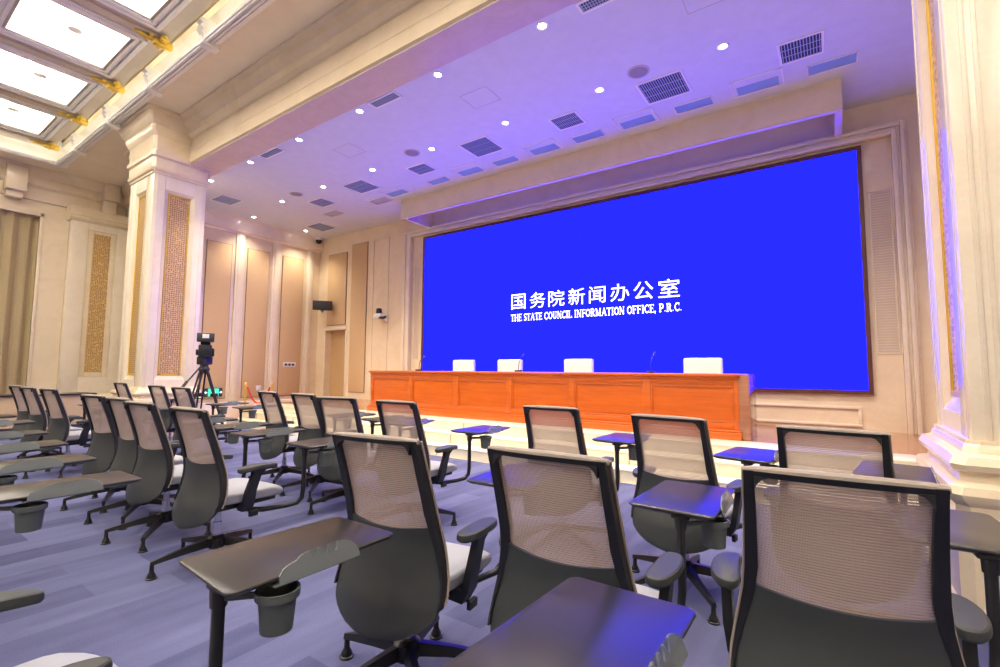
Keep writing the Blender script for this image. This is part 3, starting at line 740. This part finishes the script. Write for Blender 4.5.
for k, x in enumerate((-2.0, -6.3, -10.06)):
    t = thing('ceiling_speaker', f'round grey loudspeaker in the stage ceiling, {ORD[k]} from the near pillar', 'loudspeaker', (x, 6.11, ZC), 0, 'round ceiling loudspeakers')
    b = bm_new(); lathe(b, [(0, -.012), (.12, -.010), (.135, -.004), (.135, 0), (0, 0)], 0, 0, 28); obj('grille', b, 'grey_grille', t)
    b = bm_new(); lathe(b, [(.135, -.008), (.15, -.006), (.152, 0), (.135, 0)], 0, 0, 28); obj('trim_ring', b, mat('speaker_ring', (.5, .48, .5), .6), t)
for k, (x, y) in enumerate(((-4.15, 5.4), (-.95, 5.2), (-7.2, 5.4))):
    b = bm_new()
    for a in ((-.24, -.2, .24, -.194), (-.24, .194, .24, .2), (-.24, -.2, -.234, .2), (.234, -.2, .24, .2)): box(b, x+a[0], y+a[1], ZC-.003, x+a[2], y+a[3], ZC)
    tag(obj('access_hatch', b, mat('hatch_line', (.45, .43, .45), .8), None, False), f'faint square outline of an access hatch in the stage ceiling, {ORD[(1,0,2)[k]]} from the near pillar', 'hatch', 'access hatches')
for k in range(6):
    b = bm_new(); x = -.6-1.72*k; lathe(b, [(0, -.03), (.018, -.028), (.022, -.006), (.04, -.004), (.04, 0), (0, 0)], x, 7.62, 12)
    tag(obj('sprinkler', b, 'charcoal'), f'tiny dark sprinkler head in front of the pelmet, {ORD[k]} from the near pillar', 'sprinkler', 'sprinkler heads by the pelmet')
t = thing('dome_camera', 'white dome security camera with dark lens in the far ceiling corner', 'security camera', (-12.85, 8.62, ZC))
b = bm_new(); lathe(b, [(0, -.09), (.12, -.09), (.13, -.07), (.13, 0), (0, 0)], 0, 0, 20); obj('housing', b, 'white', t)
b = bm_new(); lathe(b, [(0, -.2), (.05, -.19), (.085, -.15), (.1, -.09), (0, -.09)], 0, 0, 20); obj('dome', b, 'black', t)

# monitor speaker box in the corner
t = thing('wall_speaker', 'black box loudspeaker on a bracket in the corner above the doorway side', 'loudspeaker', (-12.38, 8.5, 3.18), math.radians(56))
b = bm_new(); box(b, -.27, -.12, -.13, .27, .12, .13, .012); obj('cabinet', b, 'black', t)
b = bm_new(); box(b, -.255, -.13, -.118, .255, -.12, .118, .004); obj('grille', b, 'charcoal', t)
b = bm_new(); box(b, -.05, -.1, -.15, .05, .2, -.13, .003); box(b, -.02, .12, -.15, .02, .55, -.09, .003); obj('bracket', b, 'black_metal', t)
# ptz camera on back wall
t = thing('wall_camera', 'white and black pan-tilt camera on the back wall beside the doorway panels', 'camera', (-9.98, 8.62, 2.72))
b = bm_new(); box(b, -.2, -.1, -.03, .1, .22, .0, .01); box(b, .0, .12, -.12, .1, .22, .02, .01); obj('bracket', b, 'white', t)
b = bm_new(); box(b, -.14, -.1, 0, .14, .1, .08, .02); obj('base', b, 'white', t)
b = bm_new(); lathe(b, [(0, .08), (.07, .08), (.08, .13), (.07, .22), (0, .24)], -.03, 0, 18); obj('head', b, 'black', t)
b = bm_new(); tube(b, [(.05, -.05, -.03), (.22, -.08, -.05), (.3, -.05, -.03)], .035, 10); obj('arm', b, 'black', t)

# ------------------------------------------------------------------ presenters' desk
t = thing('presidium_desk', 'long reddish orange wooden desk standing on the stage before the blue screen', 'desk')
DXA, DXB, DY = -7.88, -.97, 6.62
b = bm_new(); box(b, DXA+.03, DY+.03, ZS, DXB-.03, DY+.45, 1.24); obj('body', b, 'desk', t)
b = bm_new(); box(b, DXA-.03, DY-.05, 1.235, DXB+.02, DY+.78, 1.275, .01); box(b, DXA-.01, DY-.02, 1.20, DXB, DY+.72, 1.236, .008); obj('top', b, 'desk', t)
b = bm_new(); box(b, DXA-.05, DY-.05, ZS, DXB+.03, DY+.1, ZS+.09, .01); box(b, DXA-.03, DY-.035, ZS+.09, DXB+.015, DY+.08, ZS+.12, .01); obj('plinth', b, 'desk', t)
NP = 6; pw = (DXB-DXA)/NP
b = bm_new()
for k in range(NP+1):
    x = DXA+k*pw; box(b, max(DXA, x-.05), DY, ZS+.1, min(DXB, x+.05), DY+.04, 1.21, .004)
box(b, DXA, DY+.002, 1.12, DXB, DY+.04, 1.21, .004); box(b, DXA, DY+.002, ZS+.1, DXB, DY+.04, ZS+.2, .004)
obj('rails', b, 'desk', t)
for k in range(NP):
    b = bm_new(); x0, x1 = DXA+k*pw+.05, DXA+(k+1)*pw-.05
    for a in ((x0, ZS+.2, x1, ZS+.225), (x0, 1.095, x1, 1.12), (x0, ZS+.225, x0+.025, 1.095), (x1-.025, ZS+.225, x1, 1.095)): box(b, a[0], DY+.008, a[1], a[2], DY+.035, a[3], .008)
    box(b, x0+.025, DY+.025, ZS+.225, x1-.025, DY+.035, 1.095)
    obj('front_panel', b, 'desk', t)
b = bm_new(); box(b, DXB, DY+.0, ZS, DXB+.12, DY+.62, 1.27, .006); o = obj('ghost_end_strip', b, 'desk_ghost', t); o['label'] = 'darker polished strip standing for a ghosted desk end'  # added strip standing in for a ghosted double edge, not a desk part

# white chairs behind the desk
pc = None
for k, x in enumerate((-1.62, -3.7, -5.17, -6.33)):
    lab = f'ivory leather armchair behind the wooden desk, {ORD[k]} from the near pillar side'
    if pc is None:
        pc = thing('presenter_chair', lab, 'chair', (x, 7.72, ZS), 0, 'ivory chairs behind the desk')
        b = bm_new(); box(b, -.28, .0, .5, .28, .1, 1.06, .035, 4); obj('backrest', b, 'ivory', pc)
        b = bm_new(); box(b, -.27, -.5, .38, .27, .0, .5, .035, 4); obj('seat', b, 'ivory', pc)
        for s in (-1, 1):
            b = bm_new(); box(b, s*.3-.04, -.42, .4, s*.3+.04, .02, .68, .02, 3); obj('armrest', b, 'ivory', pc)
            for yy in (-.44, .02):
                b = bm_new(); tube(b, [(s*.24, yy, 0), (s*.24, yy, .4)], [.018, .024], 8); obj('leg', b, 'charcoal', pc)
        remember(pc)
    else: copy_thing(pc, (x, 7.72, ZS), 0, lab)
mc = None
for k, x in enumerate((-2.18, -4.48, -6.88)):
    lab = f'thin gooseneck microphone standing on the wooden desk, {ORD[k]} from the near pillar side'
    if mc is None:
        mc = thing('desk_microphone', lab, 'microphone', (x, 7.0, 1.275), 0, 'microphones on the desk')
        b = bm_new(); box(b, -.05, -.06, 0, .05, .06, .03, .01); obj('base', b, 'black', mc)
        b = bm_new(); tube(b, [(0, 0, .03), (0, .01, .15), (.01, .05, .24), (.02, .1, .28)], .006, 8); obj('gooseneck', b, 'black_metal', mc)
        b = bm_new(); tube(b, [(.015, .08, .265), (.025, .14, .3)], [.014, .018], 10); obj('capsule', b, 'charcoal', mc)
        remember(mc)
    else: copy_thing(mc, (x, 7.0, 1.275), 0, lab)

# rope stands
ps = []
for k, (x, y, lab) in enumerate(((-12.72, 6.52, 'polished brass rope post nearest the green exit sign'), (-12.35, 7.03, 'polished brass rope post farther from the green exit sign'))):
    t = thing('rope_post', lab, 'rope post', (x, y, .004), 0, 'brass posts holding the red rope')
    b = bm_new(); lathe(b, [(0, 0), (.16, 0), (.16, .015), (.03, .04), (0, .04)], 0, 0, 24); obj('base', b, 'gold', t)
    b = bm_new(); lathe(b, [(.02, .03), (.024, .04), (.024, .82), (.04, .83), (.04, .86), (.02, .87)], 0, 0, 16); obj('post', b, 'gold', t)
    b = bm_new(); lathe(b, [(0, .865), (.022, .87), (.036, .895), (.022, .925), (0, .93)], 0, 0, 16); obj('finial', b, 'gold', t)
b = bm_new(); p0 = Vector((-12.695, 6.56, .80)); p1 = Vector((-12.375, 6.99, .80)); pts = []
for i in range(17):
    f = i/16; p = p0.lerp(p1, f); p.z -= .42*(1-(2*f-1)**2); pts.append(p)
tube(b, pts, .022, 10); tag(obj('barrier_rope', b, 'red'), 'sagging red rope hung between the two brass posts', 'rope')

# TV camera on tripod
t = thing('tripod', 'black camera tripod standing in front of the far marble pillar', 'tripod', (-9.07, 3.91, 0), math.radians(20))
for k in range(3):
    a = k*2*PI/3+.5; b = bm_new()
    tx, ty = .42*math.cos(a), .42*math.sin(a)
    for s in (-.035, .035):
        ox_, oy_ = -math.sin(a)*s, math.cos(a)*s
        tube(b, [(.05*math.cos(a)+ox_, .05*math.sin(a)+oy_, 1.25), (tx+ox_, ty+oy_, .04)], [.016, .012], 8)
    for f in (.35, .65):
        cx, cy, cz = .05*math.cos(a)*(1-f)+tx*f, .05*math.sin(a)*(1-f)+ty*f, 1.25*(1-f)+.04*f
        box(b, cx-.045, cy-.045, cz-.03, cx+.045, cy+.045, cz+.03, .01)
    lathe(b, [(0, 0), (.04, 0), (.04, .03), (0, .06)], tx, ty, 10)
    obj('leg', b, 'black_metal', t)
b = bm_new(); lathe(b, [(0, 1.2), (.07, 1.22), (.09, 1.28), (.06, 1.34), (.08, 1.38), (0, 1.42)], 0, 0, 16); box(b, -.08, -.1, 1.36, .08, .1, 1.5, .02); obj('head', b, 'black', t)
b = bm_new(); tube(b, [(.05, -.05, 1.4), (.12, -.5, 1.0)], .014, 8); tube(b, [(.1, -.42, 1.07), (.125, -.53, .97)], .024, 8); obj('pan_handle', b, 'black', t)
t = thing('video_camera', 'black broadcast video camera mounted on the tripod by the pillar', 'video camera', (-9.07, 3.91, 1.485), math.radians(66))
b = bm_new(); box(b, -.1, -.2, .02, .1, .22, .22, .02); box(b, -.075, -.1, .22, .075, .16, .28, .02); obj('body', b, 'black', t)
b = bm_new(); tube(b, [(0, .2, .11), (0, .42, .11)], .075, 16); box(b, -.11, .42, .02, .11, .52, .2, .01); obj('lens', b, 'black_metal', t)
b = bm_new(); box(b, -.13, -.24, .27, .13, -.06, .42, .01); obj('viewfinder', b, 'charcoal', t)
b = bm_new(); box(b, -.05, -.248, .33, .05, -.24, .4, .004); o = obj('display', b, 'white', t); o['label'] = 'small pale display'
b = bm_new(); tube(b, [(0, -.05, .28), (0, -.02, .34), (0, .14, .34), (0, .16, .27)], .014, 8); obj('handle', b, 'black', t)
b = bm_new(); box(b, .1, -.12, .02, .14, .02, .16, .01); obj('battery', b, 'black', t)
b = bm_new(); box(b, -.14, -.05, .04, -.1, .12, .14, .01); obj('side_module', b, 'black', t)

# long side table along the hall
t = thing('side_table', 'long dark-topped table with pale front by the curtained wall', 'table', (-13.7, 1.4, 0))
b = bm_new(); box(b, -.32, -2.6, .70, .32, 2.2, .735, .008); obj('tabletop', b, 'tabletop', t)
b = bm_new(); box(b, .26, -2.55, .08, .28, 2.15, .70); obj('front_panel', b, mat('pale_board', (.6, .45, .3), .5), t)
for x in (-.25, .22):
    for y in (-2.5, 2.1):
        b = bm_new(); box(b, x-.02, y-.02, 0, x+.02, y+.02, .70, .004); obj('leg', b, 'black_metal', t)

# ------------------------------------------------------------------ tablet-arm chairs
def lerp_tab(tab, z):
    for (z0, v0), (z1, v1) in zip(tab[:-1], tab[1:]):
        if z0 <= z <= z1 or z1 <= z <= z0:
            f = (z-z0)/(z1-z0); f2 = f
            return v0+(v1-v0)*f2
    return tab[-1][1] if abs(z-tab[-1][0]) < abs(z-tab[0][0]) else tab[0][1]
YS = [(1.04, -.17), (.97, -.145), (.9, -.12), (.82, -.092), (.75, -.07), (.68, -.05), (.62, -.04), (.56, -.04), (.5, -.048), (.45, -.062), (.4, -.085), (.36, -.108), (.33, -.13), (.3, -.155), (.285, -.17)]
HWD = [(1.04, .205), (.9, .209), (.75, .216), (.68, .223), (.6, .238), (.52, .254), (.46, .263), (.41, .259), (.37, .24), (.34, .206), (.315, .155), (.3, .1), (.288, .035), (.285, .005)]
DP = [(1.04, .012), (.85, .03), (.7, .045), (.6, .06), (.5, .075), (.42, .08), (.35, .05), (.3, .02), (.285, 0)]
def back(u, z, off=0.):
    wv = lerp_tab(HWD, z); return Vector((u*wv, lerp_tab(YS, z)-lerp_tab(DP, z)*(1-u*u)+off, z))
def lin(a, c, n): return [a+(c-a)*i/n for i in range(n+1)]
def make_chair():
    t = thing('tablet_chair', 'grey task chair with beige mesh back and tablet desk', 'chair', (0, 0, 0), 0, 'tablet chairs in rows on the carpet')
    # lower shell; its upper edge dips towards the middle
    b = bm_new()
    def shell(u, f):
        top = .70-.018*(1-u*u); z = top+(.285-top)*f; return back(u, z)
    fs = [0, .08, .16, .25, .35, .45, .55, .64, .72, .79, .85, .9, .94, .97, 1.]
    sheet(b, shell, lin(-1, 1, 18), fs, .016); obj('back_shell', b, 'charcoal', t)
    # mesh
    b = bm_new()
    def net(u, f):
        z1 = .70-.018*(1-u*u)-.01; z = z1+(1.026-z1)*f; return back(u*.9, z, .012)
    us = lin(-1, 1, 14); vs = lin(0, 1, 12)
    F = [[b.verts.new(net(u, v)) for u in us] for v in vs]
    for j in range(12):
        for i in range(14): b.faces.new((F[j][i], F[j][i+1], F[j+1][i+1], F[j+1][i]))
    o = obj('mesh_back', b, 'mesh', t); o['label'] = 'see-through beige mesh'
    # frame side bars and top bar
    b = bm_new()
    zs = [1.035, .97, .9, .82, .75, .68, .62, .56, .5, .45, .41]
    for s in (-1, 1):
        def bar(u, z, s=s):
            k = max(0., (z-.45)/.59); x_in = .036 - .012*(z-.68)/.36 if z > .68 else .03*max(.25, (z-.4)/.28)
            wv = lerp_tab(HWD, z)
            p = back(s*1.0, z); p.x = s*(wv+.004)-s*x_in*(1-u); p.y += -.012; return p
        sheet(b, bar, [0, .5, 1], zs, .04)
    sheet(b, lambda u, z: Vector((u*.207, lerp_tab(YS, z)-.012*(1-u*u)-.008, z)), lin(-1, 1, 12), [1.034, 1.018], .018)
    # inner rounded corners
    for s in (-1, 1):
        pts = [(s*.184, 1.02), (s*.184, .985), (s*.177, 1.0), (s*.165, 1.013), (s*.147, 1.02)]
        prism(b, pts, 'y', -.178, -.15)
    obj('back_frame', b, 'black', t)
    b = bm_new()
    tube(b, [Vector((u*.214, -.155-.012*(1-u*u)-.003, 1.036-.004*u*u)) for u in lin(-1, 1, 12)], [.009]+[.013]*11+[.009], 10)
    for s in (-1, 1):
        tube(b, [Vector((s*(lerp_tab(HWD, z)+.007), lerp_tab(YS, z)+.026, z)) for z in [1.034, .97, .9, .82, .75, .68, .62, .56, .5, .45, .42]], .005, 6)
    o = obj('edge_piping', b, 'rail', t); o['label'] = 'beige fabric piping round the back'
    # seat
    b = bm_new()
    nx, ny = 12, 12; T = []; Bt = []
    for j in range(ny+1):
        y = -.06+.5*j/ny; r1 = []; r2_ = []
        for i in range(nx+1):
            u = -1+2*i/nx; v = j/ny
            wv = .245-.03*(1-min(1, v*3))**2-.02*max(0, (v-.8)/.2)**2
            zt = .495-.012*(1-u*u)*.6-.045*max(0, (v-.72)/.28)**2-.012*abs(u)**6
            yy = y-.035*abs(u)**4*(1 if v > .5 else -1)*(abs(v-.5)*2)
            r1.append(b.verts.new((u*wv, yy, zt))); r2_.append(b.verts.new((u*wv*.94, yy*.98, (.41+.01*abs(u)-.005*v))))
        T.append(r1); Bt.append(r2_)
    for j in range(ny):
        for i in range(nx):
            b.faces.new((T[j][i], T[j][i+1], T[j+1][i+1], T[j+1][i])); b.faces.new((Bt[j][i], Bt[j+1][i], Bt[j+1][i+1], Bt[j][i+1]))
        b.faces.new((T[j][0], T[j+1][0], Bt[j+1][0], Bt[j][0])); b.faces.new((T[j][-1], Bt[j][-1], Bt[j+1][-1], T[j+1][-1]))
    for i in range(nx):
        b.faces.new((T[0][i], Bt[0][i], Bt[0][i+1], T[0][i+1])); b.faces.new((T[-1][i], T[-1][i+1], Bt[-1][i+1], Bt[-1][i]))
    o = obj('seat', b, 'seat', t); o['label'] = 'pale grey upholstered seat'
    md = o.modifiers.new('bevel', 'BEVEL'); md.width = .018; md.segments = 3; md.limit_method = 'ANGLE'
    # under-seat mechanism
    b = bm_new(); box(b, -.2, -.02, .385, .2, .36, .41, .01); box(b, -.075, -.1, .345, .075, .2, .40, .015); box(b, -.02, -.10, .35, .02, -.05, .38, .006)
    tube(b, [(.07, .12, .37), (.2, .14, .365), (.27, .15, .35)], .007, 6); box(b, .25, .13, .325, .27, .19, .36, .004); tube(b, [(-.2, .05, .4), (.2, .05, .4)], .012, 8)
    obj('tilt_mechanism', b, 'black', t)
    b = bm_new(); lathe(b, [(.026, .15), (.026, .27), (.02, .272), (.02, .36), (0, .36)], 0, 0, 16); obj('gas_column', b, 'chrome', t)
    # base: hub with five legs
    b = bm_new(); lathe(b, [(0, .105), (.05, .105), (.058, .12), (.055, .17), (.035, .185), (0, .185)], 0, 0, 20); hub = obj('base', b, 'black_metal', t)
    for k in range(5):
        a = 2*PI*k/5+.35; b = bm_new()
        ca, sa = math.cos(a), math.sin(a)
        rr = []
        for rr_, z_, hh, ww in ((.04, .145, .026, .024), (.17, .128, .02, .021), (.30, .105, .014, .017), (.365, .092, .011, .014)):
            rr.append([b.verts.new((ca*rr_-sa*s1*ww, sa*rr_+ca*s1*ww, z_+s2*hh)) for s1, s2 in ((-1, -1), (1, -1), (.6, 1), (-.6, 1))])
        for i in range(3):
            for q in range(4): b.faces.new((rr[i][q], rr[i][(q+1) % 4], rr[i+1][(q+1) % 4], rr[i+1][q]))
        b.faces.new(rr[0][::-1]); b.faces.new(rr[-1])
        lathe(b, [(0, 0), (.03, 0), (.032, .008), (.024, .012), (.024, .022), (.02, .03), (.013, .045), (.012, .09), (0, .095)], ca*.355, sa*.355, 14)
        obj('leg', b, 'black_metal', hub)
    # arms
    for s in (-1, 1):
        b = bm_new()
        rr = []
        for (x, y, z, ww, hh) in ((.17, .12, .40, .02, .03), (.235, .12, .395, .02, .032), (.272, .115, .42, .016, .036), (.285, .12, .50, .015, .034), (.292, .15, .60, .015, .03), (.294, .17, .635, .02, .05)):
            rr.append([b.verts.new((s*(x+dx*ww), y+dy*hh, z-(.03*dx if x < .25 else 0))) for dx, dy in ((-1, -1), (1, -1), (1, 1), (-1, 1))])
        for i in range(len(rr)-1):
            for q in range(4): b.faces.new((rr[i][q], rr[i][(q+1) % 4], rr[i+1][(q+1) % 4], rr[i+1][q]))
        b.faces.new(rr[0][::-1]); b.faces.new(rr[-1])
        arm = obj('armrest', b, 'black', t)
        b = bm_new()
        o_ = []
        n = 28
        for q in range(n):
            th = 2*PI*q/n; cx = math.copysign(abs(math.cos(th))**.75, math.cos(th)); sy = math.copysign(abs(math.sin(th))**.7, math.sin(th))
            wv = .043-.006*sy
            o_.append((s*.295+wv*cx-s*.018*(sy*sy), .17+.135*sy))
        lay = []
        for sc_, z in ((.86, .634), (1., .642), (1., .654), (.95, .662), (.82, .666)):
            cxm, cym = s*.29, .17
            lay.append([b.verts.new((cxm+(p[0]-cxm)*sc_, cym+(p[1]-cym)*(1-(1-sc_)*.35), z-.012*((p[1]-.17)/.135)**2)) for p in o_])
        for i in range(len(lay)-1):
            for q in range(n): b.faces.new((lay[i][q], lay[i][(q+1) % n], lay[i+1][(q+1) % n], lay[i+1][q]))
        b.faces.new(lay[0][::-1]); b.faces.new(lay[-1])
        obj('arm_pad', b, 'charcoal', arm)
    # tablet
    tx0, tx1, ty0, ty1, tz = .03, .38, .50, 1.06, .74
    b = bm_new(); o_ = []
    r_c = .028
    for cx, cy, a0 in ((tx1-r_c, ty1-r_c, 0), (tx0+r_c+.02, ty1-r_c, 90), (tx0+r_c, ty0+r_c+.02, 180), (tx1-r_c, ty0+r_c, 270)):
        for q in range(6):
            a = math.radians(a0+q*18); o_.append((cx+r_c*math.cos(a), cy+r_c*math.sin(a)))
    lay = []
    cxm, cym = (tx0+tx1)/2, (ty0+ty1)/2
    for ins, z in ((.022, tz-.022), (.006, tz-.014), (.0, tz-.006), (.001, tz-.002), (.004, tz)):
        lay.append([b.verts.new((p[0]+(ins if p[0] < cxm else -ins), p[1]+(ins if p[1] < cym else -ins), z)) for p in o_])
    n = len(o_)
    for i in range(len(lay)-1):
        for q in range(n): b.faces.new((lay[i][q], lay[i][(q+1) % n], lay[i+1][(q+1) % n], lay[i+1][q]))
    b.faces.new(lay[0][::-1]); b.faces.new(lay[-1])
    top = obj('tablet_top', b, 'tabletop', t)
    # wavy rest clipped on the outer edge
    b = bm_new()
    prof = [(.60, -.02), (.602, .0), (.612, .012), (.63, .02), (.655, .024), (.672, .034), (.69, .037)]
    for yc in (.712, .746, .780):
        prof += [(yc-.0125, .037), (yc-.010, .024), (yc-.004, .017), (yc+.004, .017), (yc+.010, .024), (yc+.0125, .037)]
    prof += [(.80, .038), (.82, .034), (.84, .026), (.855, .014), (.862, 0), (.864, -.02)]
    prof = [(y+.03, z) for y, z in prof]
    A = []; Bq = []
    for y, z in prof:
        k = z
        A.append(b.verts.new((tx1+.004-k*.35, y, tz+z))); Bq.append(b.verts.new((tx1+.009-k*.35, y, tz+z)))
    n = len(prof)
    for i in range(n):
        b.faces.new((A[i], A[(i+1) % n], Bq[(i+1) % n], Bq[i]))
    b.faces.new(A[::-1]); b.faces.new(Bq)
    bmesh.ops.triangulate(b, faces=[f for f in b.faces if len(f.verts) > 4])
    box(b, tx1-.03, .62, tz-.028, tx1+.006, .85, tz-.022, .002)
    obj('phone_rest', b, 'smoke', top)['label'] = 'wavy smoky grey phone rest'
    b = bm_new()
    tube(b, [(.245, .545, tz-.03), (.245, .545, .42), (.24, .54, .36), (.22, .515, .325), (.175, .46, .31), (.14, .3, .315), (.1, .15, .35)], .017, 12)
    box(b, .21, .525, tz-.036, .28, .85, tz-.02, .004); lathe(b, [(.022, tz-.08), (.024, tz-.035), (0, tz-.03)], .245, .545, 12)
    obj('tablet_post', b, 'black_metal', t)
    b = bm_new()
    tube(b, [(.245, .545, tz-.057), (.27, .56, tz-.057), (.315, .61, tz-.057)], .010, 8)
    cx, cy = .352, .65
    ring_ = [(.052, -.067), (.058, -.065), (.058, -.044), (.052, -.044)]
    lathe_pts = [(r, tz+z) for r, z in ring_]
    n = 28; rr = []
    for r, z in lathe_pts: rr.append([b.verts.new((cx+r*math.cos(2*PI*k/n), cy+r*math.sin(2*PI*k/n), z)) for k in range(n)])
    for i in range(4):
        for k in range(n): b.faces.new((rr[i][k], rr[i][(k+1) % n], rr[(i+1) % 4][(k+1) % n], rr[(i+1) % 4][k]))
    hold = obj('cup_holder', b, 'cup', t)
    b = bm_new()
    prof = [(.038, -.155), (.042, -.153), (.051, -.05), (.048, -.05), (.039, -.148), (.0, -.148)]
    rr = []
    for r, z in prof: rr.append([b.verts.new((cx+max(r, 1e-4)*math.cos(2*PI*k/n), cy+max(r, 1e-4)*math.sin(2*PI*k/n), tz+z)) for k in range(n)])
    for i in range(len(rr)-1):
        for k in range(n): b.faces.new((rr[i][k], rr[i][(k+1) % n], rr[i+1][(k+1) % n], rr[i+1][k]))
    b.faces.new(rr[0][::-1])
    obj('cup', b, 'cup', hold)
    remember(t)
    return t
chair0 = make_chair()
# (x, y) of the middle of the back's top edge, yaw in degrees
ROWS = [
 ('nearest the camera', [(.06, -.12, 0), (-.66, .0, 0), (-1.63, -.05, 0), (-3.27, -.24, 0), (-4.1, -.2, 1), (-5.02, -.12, 0), (-5.88, -.05, 2), (-7.1, .1, 0), (-8.0, .12, 3), (-8.9, .1, 0)]),
 ('in the middle', [(.0, 1.48, 4), (-.76, 1.33, 1), (-1.47, 1.25, 7), (-3.43, 1.38, 3), (-4.3, 1.4, 5), (-5.0, 1.48, 5), (-5.71, 1.49, 6), (-7.73, 1.6, 6), (-8.5, 1.56, 6), (-9.34, 1.6, 6)]),
 ('nearest the stage', [(-.02, 2.66, -5), (-.79, 2.8, -6), (-1.66, 3.0, 2), (-2.94, 2.72, 3), (-3.75, 2.74, 14), (-4.51, 2.89, -3), (-5.24, 2.92, -5), (-7.18, 2.8, 4), (-8.15, 2.86, 4), (-10.07, 3.0, 4)]),
]
used = False
for rn, lst in ROWS:
    for k, (x, y, dg) in enumerate(lst):
        a = math.radians(dg)
        # back top sits .17 behind the origin
        ox, oy = x-math.sin(a)*.17, y+math.cos(a)*.17
        lab = f'mesh-backed tablet chair in the row {rn}, {ORD[k]} from the near marble pillar'
        if not used:
            chair0.location = (ox, oy, 0); chair0.rotation_euler = (0, 0, a); chair0['label'] = lab; used = True
        else:
            c = copy_thing(chair0, (ox, oy, 0), a, lab)
# turn each star base a little differently
for nm, dx, dy in (('in the middle, first ', .2, -.02), ('in the middle, third ', -.04, 0)):
    for o in C.objects:
        if o.parent and nm in str(o.parent.get('label', '')) and o.name.split('.')[0] in ('tablet_top', 'cup_holder', 'tablet_post'):
            o.location.x += dx; o.location.y += dy
bases = [o for o in C.objects if o.name.startswith('base') and o.parent and o.parent.name.startswith('tablet_chair')]
for o in bases: o.rotation_euler.z = math.radians(15)+random.uniform(-.2, .2)
for o in C.objects:
    if o.parent and o.parent.name.startswith('tablet_chair') and o.name.split('.')[0] in ('base', 'gas_column'): o.location.y += .07
